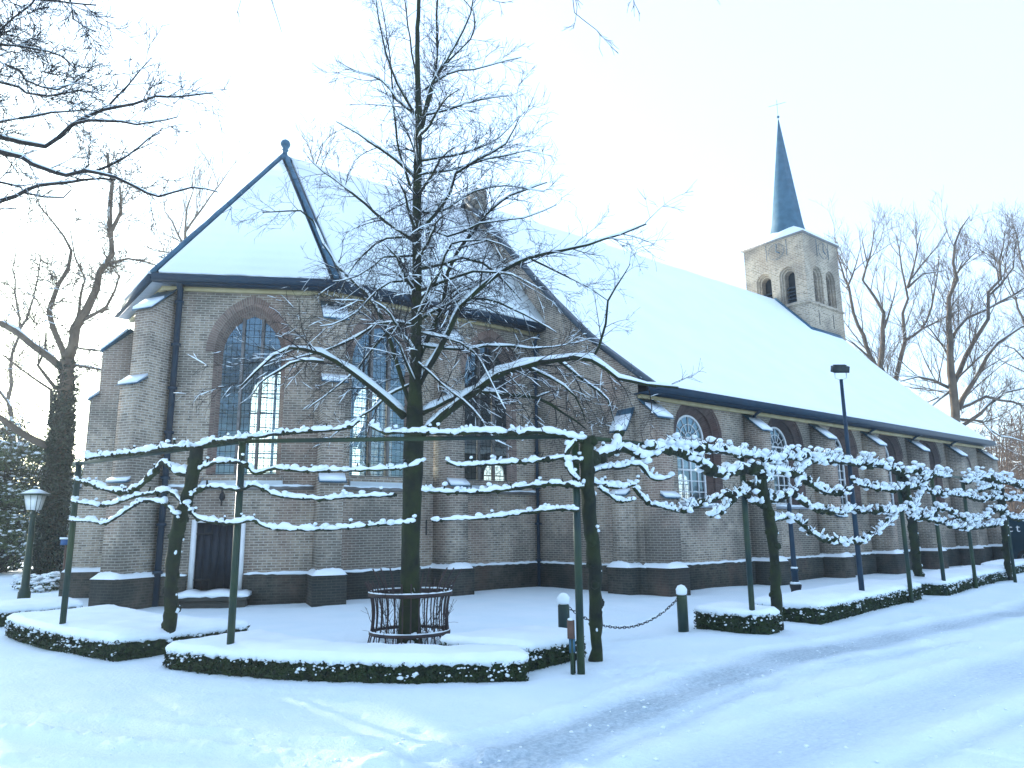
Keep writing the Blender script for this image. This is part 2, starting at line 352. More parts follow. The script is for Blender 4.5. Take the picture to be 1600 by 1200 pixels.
def snowground(name):
    m, nt, b = newmat(name); L = nt.links
    tc = N(nt, 'ShaderNodeTexCoord'); n = N(nt, 'ShaderNodeTexNoise', i_Scale=1.2, i_Detail=6); L.new(tc.outputs['Object'], n.inputs[0])
    n2 = N(nt, 'ShaderNodeTexNoise', i_Scale=22, i_Detail=5, i_Roughness=.7); L.new(tc.outputs['Object'], n2.inputs[0])
    mp = N(nt, 'ShaderNodeMapping'); mp.inputs['Scale'].default_value = (.6, 6, 1); L.new(tc.outputs['Object'], mp.inputs[0])
    n3 = N(nt, 'ShaderNodeTexNoise', i_Scale=4, i_Detail=6, i_Roughness=.7); L.new(mp.outputs[0], n3.inputs[0])
    base = ramp(nt, n.outputs[0], [(.3, (.73, .86, .91)), (.7, (.80, .90, .94))])
    at = N(nt, 'ShaderNodeAttribute', attribute_name='wear')
    pr = N(nt, 'ShaderNodeMath', operation='MULTIPLY_ADD'); L.new(n3.outputs[0], pr.inputs[0]); pr.inputs[1].default_value = 1.1; pr.inputs[2].default_value = -.55
    ad = N(nt, 'ShaderNodeMath', operation='MULTIPLY_ADD'); L.new(pr.outputs[0], ad.inputs[0]); L.new(at.outputs['Fac'], ad.inputs[1]); L.new(at.outputs['Fac'], ad.inputs[2]); ad.use_clamp = True
    sl = ramp(nt, n2.outputs[0], [(.35, (.31, .41, .47)), (.65, (.54, .64, .69))])
    L.new(mix(nt, ad.outputs[0], base, sl), b.inputs['Base Color'])
    b.inputs['Roughness'].default_value = .55; b.inputs['Specular IOR Level'].default_value = .35
    bp = N(nt, 'ShaderNodeBump', i_Strength=.8, i_Distance=.03); L.new(n2.outputs[0], bp.inputs['Height']); L.new(bp.outputs[0], b.inputs['Normal'])
    return m
M['ground'] = snowground('ground_snow')
ci = (gx[:-1, :]+gx[1:, :])/2; cj = (gy[:-1, :]+gy[1:, :])/2
CL = MB(); _r = random.Random(77)      # small clods thrown up beside the tyre tracks
for t_ in T_MAIN+T_MINOR:
    for (x0, y0), (x1, y1) in zip(t_[:-1], t_[1:]):
        L_ = math.hypot(x1-x0, y1-y0)
        for _ in range(int(L_*7)):
            f = _r.random(); nx, ny = -(y1-y0)/L_, (x1-x0)/L_; o_ = _r.gauss(0, .33); x, y = x0+(x1-x0)*f+nx*o_, y0+(y1-y0)*f+ny*o_
            if x*x+y*y > 260 or x*x+y*y < 6: continue
            hh = float(hfun(np.array([x]), np.array([y]), True)[0][0]); rr_ = abs(_r.gauss(0, .008))+.004
            RNG, keep = _r, RNG; CL.blob((x, y, hh+rr_*.2), rr_, 6, .6, .4); RNG = keep
stuff(CL.build('snow_clods', 'snow', None, smooth=True), 'small clods of snow thrown up along the tyre tracks', 'snow clods')
rsel = inroad(ci, cj)
gridmesh('ground', ~rsel, M['ground']); gridmesh('road', rsel, M['ground'])

# ------------------------------------------------------------------ church
AX = 20.64
P1, P0, PE, P1n = (7.72, 16.9), (4.24, 18.92), (4.24, 22.36), (7.72, 24.38)
church = thing('church', 'long brick church with snowy roofs, polygonal choir and a tower with slate spire', 'church', (14.5, 16.9, 0))
GX = 14.5; GE = 37.4; NY = 12.8; NN = 2*AX-NY; CN = 2*AX-16.9
def arch(w_, spring, apex, bottom, n=10):
    """outline (u, z), counter-clockwise from lower left going right"""
    h = apex-spring; pts = [(-w_, bottom), (w_, bottom)]
    if h >= w_*.999:
        Rr = (w_*w_+h*h)/(2*w_); c = w_-Rr; a = math.asin(min(1, h/Rr))
        if Rr-w_ < 1e-6: a = pi/2
        for i in range(n+1): t = a*i/n; pts.append((c+Rr*cos(t), spring+Rr*sin(t)))
        for i in range(n-1, -1, -1): t = a*i/n; pts.append((-(c+Rr*cos(t)), spring+Rr*sin(t)))
    else:
        for i in range(2*n+1): t = pi*i/(2*n); pts.append((w_*cos(t), spring+h*sin(t)))
    return pts
class Wall:
    def __init__(s, a, b):             # plan points, left to right seen from outside
        s.a = Vector((a[0], a[1], 0)); d = Vector((b[0]-a[0], b[1]-a[1], 0)); s.len = d.length; s.u = d.normalized(); s.n = Vector((s.u.y, -s.u.x, 0))
    def p(s, u, z, out=0.0): return s.a + s.u*u + s.n*out + Vector((0, 0, z))
    def panel(s, mb, outline, holes, out=0.0):
        loops = [[Vector((u, z, 0)) for u, z in outline]] + [[Vector((u, z, 0)) for u, z in h] for h in holes]
        flat = [q for l in loops for q in l]; tris = tessellate_polygon(loops)
        fs = []
        for t in tris:
            a, b, c = (flat[i] for i in t)
            if (b-a).cross(c-a).z < 0: t = (t[0], t[2], t[1])
            fs.append(tuple(t))
        mb.add([s.p(q.x, q.y, out) for q in flat], fs, [[(flat[i].x, flat[i].y) for i in f] for f in fs])
    def loft(s, mb, l0, o0, l1, o1, closed=True):
        n = len(l0); vs = [s.p(u, z, o0) for u, z in l0]+[s.p(u, z, o1) for u, z in l1]; fs = []; uv = []; acc = 0
        for i in range(n if closed else n-1):
            j = (i+1) % n; d = math.hypot(l0[j][0]-l0[i][0], l0[j][1]-l0[i][1])
            fs.append((i, j, n+j, n+i)); wd = abs(o1-o0)+.1
            uv.append([(acc, 0), (acc+d, 0), (acc+d, wd), (acc, wd)]); acc += d
        mb.add(vs, fs, uv)
def shift(l, u): return [(a+u, z) for a, z in l]

def gothic_window(W, u, w_, spring, apex, bottom, parent, full=True):
    grow = .15
    inner = shift(arch(w_, spring, apex, bottom), u)
    outer = shift(arch(w_+grow, spring, apex+grow*1.6, bottom-.05), u)
    ring = shift(arch(w_+grow+.2, spring, apex+grow*1.6+.22, bottom-.05), u)
    mb = MB(); W.loft(mb, outer[1:]+outer[:1], .0, inner[1:]+inner[:1], -.3)
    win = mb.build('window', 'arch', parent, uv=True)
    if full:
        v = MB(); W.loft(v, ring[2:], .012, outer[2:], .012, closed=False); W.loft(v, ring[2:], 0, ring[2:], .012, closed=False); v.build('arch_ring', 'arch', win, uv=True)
    g = MB(); W.panel(g, inner, [], -.3); g.build('pane', 'leaded', win, uv=True)
    f = MB()
    for k in (-1/3., 1/3.):
        x = u+k*w_; 
        zt = spring + (apex-spring)*sqrt(max(0, 1-(abs(k))**2))*.985
        c = W.p(x, (bottom+zt)/2, -.27); f.box(c, (.065, .11, zt-bottom), math.atan2(W.u.y, W.u.x))
    f.build('mullion', 'stone', win)
    b = MB(); z = bottom+.5
    while z < apex-.15:
        hw = w_ if z < spring else w_*sqrt(max(.02, 1-((z-spring)/(apex-spring))**2))
        b.box(W.p(u, z, -.325), (hw*2, .03, .03), math.atan2(W.u.y, W.u.x)); z += .5
    b.build('saddle_bar', 'iron', win)
    return outer, win
def white_window(W, u, w_, spring, apex, bottom, parent):
    inner = shift(arch(w_, spring, apex, bottom), u)
    m1 = shift(arch(w_+.16, spring, apex+.17, bottom-.05), u)
    outer = shift(arch(w_+.33, spring, apex+.36, bottom-.1), u)
    ring = shift(arch(w_+.42, spring, apex+.46, bottom-.1), u)
    mb = MB(); r_ = lambda l: l[1:]+l[:1]
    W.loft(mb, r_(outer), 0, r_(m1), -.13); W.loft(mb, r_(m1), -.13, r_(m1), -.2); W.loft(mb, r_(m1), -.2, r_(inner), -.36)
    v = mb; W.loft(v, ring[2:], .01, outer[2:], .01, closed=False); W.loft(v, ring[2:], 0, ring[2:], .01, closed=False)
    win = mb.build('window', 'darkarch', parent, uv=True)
    g = MB(); W.panel(g, inner, [], -.36); g.build('pane', 'pane', win, uv=True)
    f = MB(); rz = math.atan2(W.u.y, W.u.x)
    in2 = shift(arch(w_-.055, spring, apex-.055, bottom+.055), u)
    W.loft(f, r_(inner), -.33, r_(in2), -.33); W.loft(f, r_(in2), -.33, r_(in2), -.38)
    for k in range(1, 4):
        x = u-w_+2*w_*k/4; f.box(W.p(x, (bottom+spring)/2, -.345), (.03 if k != 2 else .045, .04, spring-bottom), rz)
    n = 6
    for k in range(1, n+1):
        z = bottom+(spring-bottom)*k/n; f.box(W.p(u, z, -.349), (2*w_-.06, .036, .03 if k not in (3, n) else .055), rz)
    for k in range(1, 6):              # fan light
        t = pi*k/6; L = (w_-.05)*1.0; a = W.p(u+.16*cos(t), spring+.16*sin(t), -.345); e = W.p(u+L*cos(t), spring+(apex-spring-.04)*sin(t), -.345)
        f.tube([a, e], .014, 4)
    f.tube([W.p(u+.16*cos(pi*k/8), spring+.16*sin(pi*k/8), -.345) for k in range(9)], .014, 4)
    f.tube([W.p(u+w_*.6*cos(pi*k/10), spring+(apex-spring)*.6*sin(pi*k/10), -.345) for k in range(11)], .013, 4)
    f.build('frame', 'white', win)
    sb = MB(); sb.box(W.p(u, bottom-.12, .02), (2*w_+.5, .3, .07), rz); sb.build('sill', 'soffit', win)
    snow_ledge(W, u-w_-.2, u+w_+.2, bottom-.08, -.2, .16, win, th=.06)
    return outer
def snow_ledge(W, u0_, u1_, z, o0, o1, parent, th=.06, name='snow', rise=.0):
    """a band of snow on a ledge, ragged along its lower edge"""
    mb = MB(); n = max(3, int((u1_-u0_)/.12)); vs = []; 
    for i in range(n+1):
        u = u0_+(u1_-u0_)*i/n; e = .35 if i in (0, n) else 1
        t = th*RNG.uniform(.65, 1.25)*e; dr = RNG.uniform(-.01, .025)
        vs += [W.p(u, z-dr, o1+RNG.uniform(-.005, .015)), W.p(u, z+t*.75, o1-.01+RNG.uniform(-.01, .01)), W.p(u, z+t+rise*.5, (o0+o1)/2), W.p(u, z+t*.9+rise, o0), W.p(u, z-.01, o0)]
    fs = []
    for i in range(n):
        for k in range(4): fs.append((i*5+k, (i+1)*5+k, (i+1)*5+k+1, i*5+k+1))
        fs.append((i*5+4, (i+1)*5+4, (i+1)*5, i*5))
    fs += [(0, 1, 2, 3, 4), tuple(n*5+k for k in (4, 3, 2, 1, 0))]
    mb.add(vs, fs); return mb.build(name, 'snow', parent, smooth=True)

ZC, ZN = 7.72, 5.12        # wall tops
PL = .66                   # plinth top
WA, WS, WE = Wall(P0, P1), Wall(P1, (GX, 16.9)), Wall(PE, P0)
WAn, WSn = Wall(P1n, PE), Wall((GX, CN), P1n)
WN, WNn = Wall((GX, NY), (GE, NY)), Wall((GE, NN), (GX, NN))
WGs, WGn = Wall((GX, 16.9), (GX, NY)), Wall((GX, NN), (GX, CN))
# choir walls and windows
cw = MB(); iw = MB()
def rect(W, z0, z1): return [(0, z0), (W.len, z0), (W.len, z1), (0, z1)]
gw = dict(spring=6.0, apex=7.0, bottom=3.02)
for W, us, door in ((WA, [2.07], True), (WS, [1.53, 5.03], False), (WE, [1.72], False), (WAn, [1.97], False), (WSn, [1.75, 5.05], False)):
    holes = []
    for u in us:
        ww = 1.2 if W is WSn and u > 4 else .705 if W is not WS and W is not WSn else .79
        outer, win = gothic_window(W, u, ww, gw['spring'], gw['apex'], gw['bottom'], church)
        holes.append(outer)
    ol = rect(W, 0, ZC)
    if door:
        holes.append([(1.0, .3), (2.2, .3), (2.2, 1.93), (1.0, 1.93)])
    W.panel(cw, ol, holes)
    iw = MB(); W.panel(iw, ol, [shift(arch(ww+.12 if ww < 1 or u > 4 else .9, gw['spring'], gw['apex']+.15, gw['bottom']-.1), u) for u in us] , -.36); iw.build('inner_wall', 'plaster', church)
cw.build('choir_wall', 'brick', church, uv=True)
# nave walls
nw = MB(); 
NWU = [16.95, 21.35, 24.95, 28.5, 31.95]
for W in (WN, WNn):
    holes = []
    for k, X in enumerate(NWU + ([35.4] if W is WNn else [])):
        u = X-GX if W is WN else GE-X
        holes.append(white_window(W, u, .66, 4.12, 4.78, 2.3, church))
    W.panel(nw, rect(W, 0, ZN), holes)
WGs.panel(nw, rect(WGs, 0, ZN), []); WGn.panel(nw, rect(WGn, 0, ZN), [])
# nave roof profile (Y, z of the snow's top)
PROF = [(12.33, 5.27), (14.3, 6.85), (16.3, 8.8), (AX, 13.5)]
def gable(mb, X, flip=False, z0=ZN, cut=None):
    pr = [(y, z-.14) for y, z in PROF]; pr[0] = (NY, 5.12+.3)
    full = pr+[(2*AX-y, z) for y, z in reversed(pr[:-1])]
    pts = [(NY, z0)] + full + [(NN, z0)]
    if cut: pts = cut
    vs = [(X, y, z) for y, z in pts]; mb.add(vs, [tuple(range(len(vs)))[::(-1 if flip else 1)]])
gb = MB()
# east gable over and beside the choir roof
yc, zc = 16.5, 7.75
def zr(y):
    y = y if y <= AX else 2*AX-y
    for (a, b), (c, d) in zip(PROF[:-1], PROF[1:]):
        if a <= y <= c: return b+(d-b)*(y-a)/(c-a)
    return PROF[0][1]
prs = [y for y, z in PROF[1:]]
gs = [(NY, ZN), (16.9, ZN), (16.9, 7.7), (AX, 12.6), (AX, zr(AX)+.0)] + [(y, zr(y)-.02) for y in (16.3, 14.3)] + [(NY, zr(NY)-.02)]
for sgn in (1, -1):
    pts = gs if sgn == 1 else [(2*AX-y, z) for y, z in gs][::-1]
    loop = [Vector((-y, z, 0)) for y, z in pts]; tr = tessellate_polygon([loop]); fs = []
    for t in tr:
        a, b, c = (loop[i] for i in t)
        fs.append(tuple(t) if (b-a).cross(c-a).z > 0 else (t[0], t[2], t[1]))
    gb.add([(GX, -q.x, q.y) for q in loop], fs)
gb.box((GX+.2, AX-.25, 13.35), (.42, .8, .75))
gb.build('gable_wall', 'brick', church, uv=True)
gable(nw, GE, flip=True, z0=0)
nw.build('nave_wall', 'brick', church, uv=True)
inn = MB(); WN.panel(inn, rect(WN, 0, ZN), [shift(arch(.62, 4.12, 4.74, 2.34), X-GX) for X in NWU], -.42); inn.build('inner_wall', 'plaster', church); inn = MB()
WNn.panel(inn, rect(WNn, 0, ZN), [shift(arch(.62, 4.12, 4.74, 2.34), GE-X) for X in NWU+[35.4]], -.42); inn.build('inner_wall', 'plaster', church)
fl = MB(); fl.prism([(4.3, 19), (7.8, 17), (14.6, 17), (14.6, 12.9), (37.3, 12.9), (37.3, NN-.1), (14.6, NN-.1), (14.6, CN-.1), (7.8, CN-.1), (4.3, 22.3)], .06, .09); fl.build('floor', 'floor', church)
# coping along the south and north verge of the east gable
cp = MB()
for sg in (1, -1):
    ys = [12.25, 14.3, 16.3, AX]
    pp = [(y, zr(max(y, 12.33))+.02) for y in ys]
    for (a, b), (c, d) in zip(pp[:-1], pp[1:]):
        q = lambda y: y if sg == 1 else 2*AX-y
        cp.slab([(GX-.12, q(a), b-.12), (GX+.10, q(a), b-.12), (GX+.10, q(c), d-.12), (GX-.12, q(c), d-.12)], (0, 0, .16))
cp.build('verge_coping', 'slate', church)

# plinth: slightly proud skirt under every wall with a snowy top
def skirt(W, parent, u0_=0, u1_=None, z=PL, gap=None):
    u1_ = u1_ if u1_ is not None else W.len
    for a, b in ([(u0_, gap[0]), (gap[1], u1_)] if gap else [(u0_, u1_)]):
        mb = MB(); mb.slab([W.p(a, -.2, 0.003), W.p(b, -.2, 0.003), W.p(b, z, 0.003), W.p(a, z, 0.003)], W.n*.13)
        o = mb.build('plinth', 'plinth', parent, uv=True)
        snow_ledge(W, a, b, z+.002, 0.0, .15, o, th=.055)
skirt(WA, church, gap=(.96, 2.24)); skirt(WS, church); skirt(WE, church); skirt(WN, church); skirt(WGs, church, u1_=WGs.len+.13)
skirt(WSn, church); skirt(WNn, church); skirt(WAn, church)
# sill course on the choir with a sloping, snowy offset below the windows
def sillcourse(W, us, a, b):
    mb = MB(); rz = math.atan2(W.u.y, W.u.x); mb.slab([W.p(a, 2.62, .003), W.p(b, 2.62, .003), W.p(b, 2.70, .003), W.p(a, 2.70, .003)], W.n*.09)
    o = mb.build('sill_course', 'stone', church)
    snow_ledge(W, a, b, 2.702, 0, .1, o, th=.045)
    for u in us:
        m = MB(); m.add([W.p(u-.95, 2.70, .03), W.p(u+.95, 2.70, .03), W.p(u+.9, 3.0, -.02), W.p(u-.9, 3.0, -.02), W.p(u-.95, 2.74, .13), W.p(u+.95, 2.74, .13), W.p(u+.9, 3.02, -.22), W.p(u-.9, 3.02, -.22)],
              [(0, 1, 5, 4), (4, 5, 6, 7), (1, 2, 6, 5), (0, 4, 7, 3), (3, 7, 6, 2)])
        m.build('snow', 'snow', o)
sillcourse(WA, [2.07], .25, WA.len-.3); sillcourse(WS, [1.53, 5.03], .25, WS.len); sillcourse(WE, [1.72], .2, WE.len-.2)

# buttresses
def buttress(base, n, stages, wd, cap_z, plinth=PL, proud=.12, leadfrac=.45):
    """base: plan point on the wall; n: outward plan direction; stages: [(z_top, depth)]; last one carries a sloping cap up to cap_z"""
    n = Vector((n[0], n[1], 0)).normalized(); t = Vector((-n.y, n.x, 0)); B = Vector((base[0], base[1], 0))
    def q(a, d, z): return B+t*a+n*d+Vector((0, 0, z))
    z0 = -.2; hw = wd/2; kids = []
    # the pier is one side profile swept across its width
    prof = [(-.15, z0), (stages[0][1], z0)]
    for i, (zt_, d) in enumerate(stages):
        prof.append((d, zt_))
        if i < len(stages)-1: dn = stages[i+1][1]; prof.append((dn, zt_+(d-dn)*.9))
    prof.append((-.15, cap_z+.0))
    k = len(prof); mb = MB()
    mb.add([q(hw, d, z) for d, z in prof]+[q(-hw, d, z) for d, z in prof], [tuple(reversed(range(k))), tuple(range(k, 2*k))] + [(i, (i+1) % k, k+(i+1) % k, k+i) for i in range(k)])
    def cap(d0, z0, d1, z1, hw, th):
        e = .04; m = MB(); r = lambda: RNG.uniform(-.012, .012)
        m.add([q(-hw-e, d1+e, z0), q(hw+e, d1+e+r(), z0), q(hw+e, d0, z1), q(-hw-e, d0, z1), q(-hw-e, d1+e, z0+th), q(hw+e, d1+e, z0+th*.9), q(hw+e, d0+r(), z1+th), q(-hw-e, d0, z1+th)],
              [(0, 3, 2, 1), (4, 5, 6, 7), (0, 1, 5, 4), (1, 2, 6, 5), (2, 3, 7, 6), (3, 0, 4, 7)])
        return m
    for i, (zt_, d) in enumerate(stages):
        if i < len(stages)-1:
            dn = stages[i+1][1]; rise = (d-dn)*.9
            kids.append(('snow', 'snow', cap(dn-.01, zt_+.015, d, zt_+rise, hw, .06))); kids[-1] = ('snow', 'snow', cap(dn-.01, zt_+.02, d, zt_+rise+.02, hw, .06))
            kids.append(('lead_cap', 'lead', cap(dn-.012, zt_-.012, d+.02, zt_+rise-.03, hw+.02, .022)))
        else:
            kids.append(('lead_cap', 'lead', cap(-.02, zt_, d+.02, cap_z, hw+.02, .03)))
            f = leadfrac; kids.append(('snow', 'snow', cap(d*f, zt_+.03, d+.01, cap_z+(zt_-cap_z)*f+.03, hw+.01, .07)))
    dd = stages[0][1]; pl = MB()
    pl.add([q(-hw-proud, -.1, z0), q(hw+proud, -.1, z0), q(hw+proud, dd+proud, z0), q(-hw-proud, dd+proud, z0), q(-hw-proud, -.1, plinth), q(hw+proud, -.1, plinth), q(hw+proud, dd+proud, plinth), q(-hw-proud, dd+proud, plinth)],
           [(4, 5, 1, 0), (5, 6, 2, 1), (6, 7, 3, 2), (7, 4, 0, 3), (7, 6, 5, 4)])
    # snow heaped on the plinth offset, one sheet whose middle is buried in the pier
    h_ = hw+proud+.015; nu, nv = 12, 10; vs = []; fs = []
    for j in range(nv+1):
        for i in range(nu+1):
            a = -h_+2*h_*i/nu; d = (dd+proud+.02)*j/nv; ed = min(h_-abs(a), dd+proud+.02-d)
            z = plinth-.005 if (i in (0, nu) or j == nv) else plinth+.035+.075*min(1, ed/.13)*RNG.uniform(.8, 1.15)+(.06*(1-(a/h_)**2) if d > dd-.02 else 0)
            vs.append(q(a, d, z))
    for j in range(nv):
        for i in range(nu): fs.append((j*(nu+1)+i, (j+1)*(nu+1)+i, (j+1)*(nu+1)+i+1, j*(nu+1)+i+1))
    sm = MB(); sm.add(vs, [f[::-1] for f in fs]); kids.append(('snow', 'snow', sm))
    o = mb.build('buttress', 'brick', church, uv=True)
    pl.build('plinth', 'plinth', o, uv=True)
    for nm, mt, m in kids: m.build(nm, mt, o, smooth=(m is sm))
    return o
cst = [(2.75, .88), (5.15, .72), (6.75, .55)]
buttress(P1, (-.263, -.965), cst, .52, 7.35)
buttress((11.05, 16.9), (0, -1), cst, .52, 7.35)
buttress(P0, (-.868, -.495), [(2.75, .92), (5.0, .85), (6.85, .62)], .52, 7.5, leadfrac=.55)
buttress(PE, (-.868, .495), [(2.75, .98), (5.2, .86), (6.55, .66)], .52, 7.2, leadfrac=.1)
buttress(P1n, (-.263, .965), cst, .52, 7.35); buttress((11.05, CN), (0, 1), cst, .52, 7.35)
for X in (19.35, 23.1, 26.6, 30.15, 33.75):
    buttress((X, NY), (0, -1), [(1.9, .72), (4.38, .62)], .44, 4.98, leadfrac=.42, proud=.1)
buttress((GE-.2, NY), (0, -1), [(1.9, .72), (4.38, .62)], .44, 4.98, leadfrac=.42, proud=.1)
buttress((GX+.26, NY), (0, -1), [(2.35, .74), (4.38, .62)], .5, 4.98, leadfrac=.42, proud=.12)
buttress((GX, NY+.45), (-1, 0), [(2.45, .42), (4.1, .3)], .5, 4.75, leadfrac=.42, proud=.12)

# roofs
def offset_poly(poly, d):
    out = []; n = len(poly)
    for i in range(n):
        a, b, c = Vector(poly[i-1]), Vector(poly[i]), Vector(poly[(i+1) % n])
        e1 = (b-a).normalized(); e2 = (c-b).normalized(); n1 = Vector((e1.y, -e1.x)); n2 = Vector((e2.y, -e2.x))
        k = d/(1+n1.dot(n2)); out.append(tuple(b+(n1+n2)*k))
    return out
wallpoly = [PE, P0, P1, (GX, 16.9), (GX, CN), P1n]
ev = offset_poly(wallpoly, .40); ZE = 7.80
ev[3] = (GX, ev[3][1]); ev[4] = (GX, ev[4][1])
A = Vector((7.66, AX, 13.0)); B_ = Vector((GX+.1, AX, 13.0))
E3 = [Vector((p[0], p[1], ZE)) for p in ev]
facets = [(E3[1], E3[2], A), (E3[2], E3[3], B_, A), (E3[0], E3[1], A), (E3[5], E3[0], A), (E3[4], E3[5], A, B_)]
rf = MB(); rs = MB()
for fc in facets:
    nn_ = (fc[1]-fc[0]).cross(fc[2]-fc[0]).normalized()
    rf.slab(list(fc), (0, 0, -.06))
    # snow sheet: pull the corners in from the hips
    c = list(fc); e = (c[1]-c[0]).normalized(); k = .13
    if len(c) == 3: q = [c[0]+e*k*1.2, c[1]-e*k*1.2, c[2]-(c[2]-(c[0]+c[1])/2).normalized()*.45]
    elif fc[3] == A: q = [c[0]+e*k*1.2, c[1], c[2]-Vector((0, 0, .0)), c[3]+e*.16-Vector((0, 0, .1))]
    else: q = [c[0], c[1]-e*k*1.2, c[2]-e*.16-Vector((0, 0, .1)), c[3]]
    # gently wavy eaves edge
    lo = [q[0].lerp(q[1], i/24) + (c[0]-c[2]).normalized()*RNG.uniform(-.02, .05) for i in range(25)]
    lo[0] = q[0]; lo[-1] = q[1]
    rs.slab(lo+q[2:], nn_*.11)
roof = rf.build('choir_roof', 'slate', church); rs.build('snow', 'roofsnow', roof)
hp = MB()
for p in (E3[0], E3[1], E3[2], E3[5]): 
    pts = [p.lerp(A, i/14) + Vector((0, 0, .05)) for i in range(15)]; hp.tube(pts, [.075*RNG.uniform(.85, 1.15) for _ in pts], 6)
hp.build('hip_tiles', 'lead', roof)
fn = MB(); fn.lathe(A+Vector((0, 0, -.12)), [(.28, -.1), (.2, .04), (.08, .12), (.07, .26), (.11, .3), (.07, .34), (.13, .42), (.155, .5), (.12, .6), (.03, .66)], 12)
fn.build('finial', 'lead', church, smooth=True)
# eaves: dark gutter board, yellow cornice below, soffit
def eaves(W, a, b, z, over, parent, dep=.18, ext0=0, ext1=0, sm='gutter'):
    g = MB(); g.slab([W.p(a-ext0, z-dep, over-.02), W.p(b+ext1, z-dep, over-.02), W.p(b+ext1, z, over-.02), W.p(a-ext0, z, over-.02)], W.n*.12)
    g.build('gutter', 'gutter', parent)
    y = MB(); y.slab([W.p(a-ext0*.4, z-dep-.12, .01), W.p(b+ext1*.4, z-dep-.12, .01), W.p(b+ext1*.4, z-dep-.02, .01), W.p(a-ext0*.4, z-dep-.02, .01)], W.n*.12)
    y.build('cornice', 'yellow', parent)
    s_ = MB(); s_.slab([W.p(a-ext0, z-dep-.015, -.05), W.p(b+ext1, z-dep-.015, -.05), W.p(b+ext1, z-dep-.015, over-.01), W.p(a-ext0, z-dep-.015, over-.01)], (0, 0, .03))
    s_.build('soffit', sm, parent)
t30, t60 = .4*math.tan(R(15.1)), .4*math.tan(R(29.7))
eaves(WA, 0, WA.len, ZE, .4, church, ext0=t60, ext1=t30); eaves(WS, 0, WS.len, ZE-.003, .4, church, ext0=t30)
eaves(WE, 0, WE.len, ZE-.006, .4, church, ext0=t60, ext1=t60, sm='soffit')
eaves(WN, 0, WN.len, 5.28, .45, church, ext0=.12, ext1=.35, dep=.2)
# nave roof
nr_ = MB(); ns = MB(); XN0, XN1 = GX+.1, GE+.3
TW0, TW1, TY0, TY1 = 34.75, 38.3, 18.87, 22.41
for (a, b), (c, d) in zip(PROF[:-1], PROF[1:]):
    for sg in (1, -1):
        q = (lambda y: y) if sg == 1 else (lambda y: 2*AX-y)
        def strip(x0, x1, y0, z0, y1, z1):
            nr_.slab([(x0, q(y0), z0-.13), (x1, q(y0), z0-.13), (x1, q(y1), z1-.13), (x0, q(y1), z1-.13)], (0, 0, -.05))
        if c < AX-.01: strip(XN0, XN1, a, b, c, d)
        else:
            ym = TY0-.15; zm = b+(d-b)*(ym-a)/(c-a)
            strip(XN0, XN1, a, b, ym, zm); strip(XN0, TW0-.2, ym, zm, c, d)
nroof = nr_.build('nave_roof', 'slate', church)
def zs(y):                             # smooth snow surface: the kick at the eaves is a gentle curve
    y = y if y <= AX else 2*AX-y
    a = [zr(min(max(y+e, 12.33), AX)) for e in (-1.2, -.8, -.4, 0, .4, .8, 1.2)]
    return sum(a)/7 if 13.5 < y < 19 else zr(y)
for sg in (1, -1):
    q = (lambda y: y) if sg == 1 else (lambda y: 2*AX-y)
    ys = [12.30+(TY0-.15-12.30)*i/14 for i in range(15)] + [TY0-.15+(AX-TY0+.15)*i/4 for i in range(1, 5)]
    xs = [XN0+.06+(TW0-.2-XN0-.06)*i/90 for i in range(91)] + [TW0-.2+(XN1-.06-TW0+.2)*i/10 for i in range(1, 11)]
    vs = []; id_ = {}
    for j, y in enumerate(ys):
        for i, x in enumerate(xs):
            if i > 90 and j > 14: continue
            e = RNG.uniform(-.035, .03) if j == 0 else 0
            id_[i, j] = len(vs); vs.append((x, q(y+e), zs(y)+(vnoise(np.float64(x*.7), np.float64(y*.9))-.5)*.05))
    fs = [tuple((id_[i, j], id_[i+1, j], id_[i+1, j+1], id_[i, j+1])[::sg]) for (i, j) in id_ if (i+1, j+1) in id_ and (i+1, j) in id_ and (i, j+1) in id_]
    nv_ = len(vs); skirtv = [(id_[i, 0], id_[i+1, 0]) for i in range(len(xs)-1)]
    base = {}
    for i in range(len(xs)): base[i] = len(vs); x0_, y0_, z0_ = vs[id_[i, 0]]; vs.append((x0_, y0_+.05*sg, z0_-.13))
    fs += [(id_[i, 0], base[i], base[i+1], id_[i+1, 0])[::sg] for i in range(len(xs)-1)]
    m = MB(); m.add(vs, fs); m.build('snow', 'roofsnow', nroof, smooth=True)
fb = MB()                              # lead flashing where the roof meets the tower
def zt(y): return zr(y)
fb.slab([(TW0-.2, TY0-.15, zt(TY0-.15)-.1), (TW0-.003, TY0-.15, zt(TY0-.15)-.1), (TW0-.003, AX, zt(AX)-.1), (TW0-.2, AX, zt(AX)-.1)], (0, 0, .2))
fb.slab([(TW0-.15, TY0-.16, zt(TY0-.16)-.08), (XN1, TY0-.16, zt(TY0-.16)-.08), (XN1, TY0-.003, zt(TY0)-.05), (TW0-.15, TY0-.003, zt(TY0)-.05)], (0, 0, .12))
fb.build('flashing', 'lead', church)
vg = MB()                              # west verge board
for (a, b), (c, d) in zip(PROF[:-1], PROF[1:]):
    if a > 16: c, d = TY0, zr(TY0)
    vg.slab([(XN1-.04, a, b-.2), (XN1+.03, a, b-.2), (XN1+.03, c, d-.2), (XN1-.04, c, d-.2)], (0, 0, .16))
vg.build('verge_board', 'slate', church)
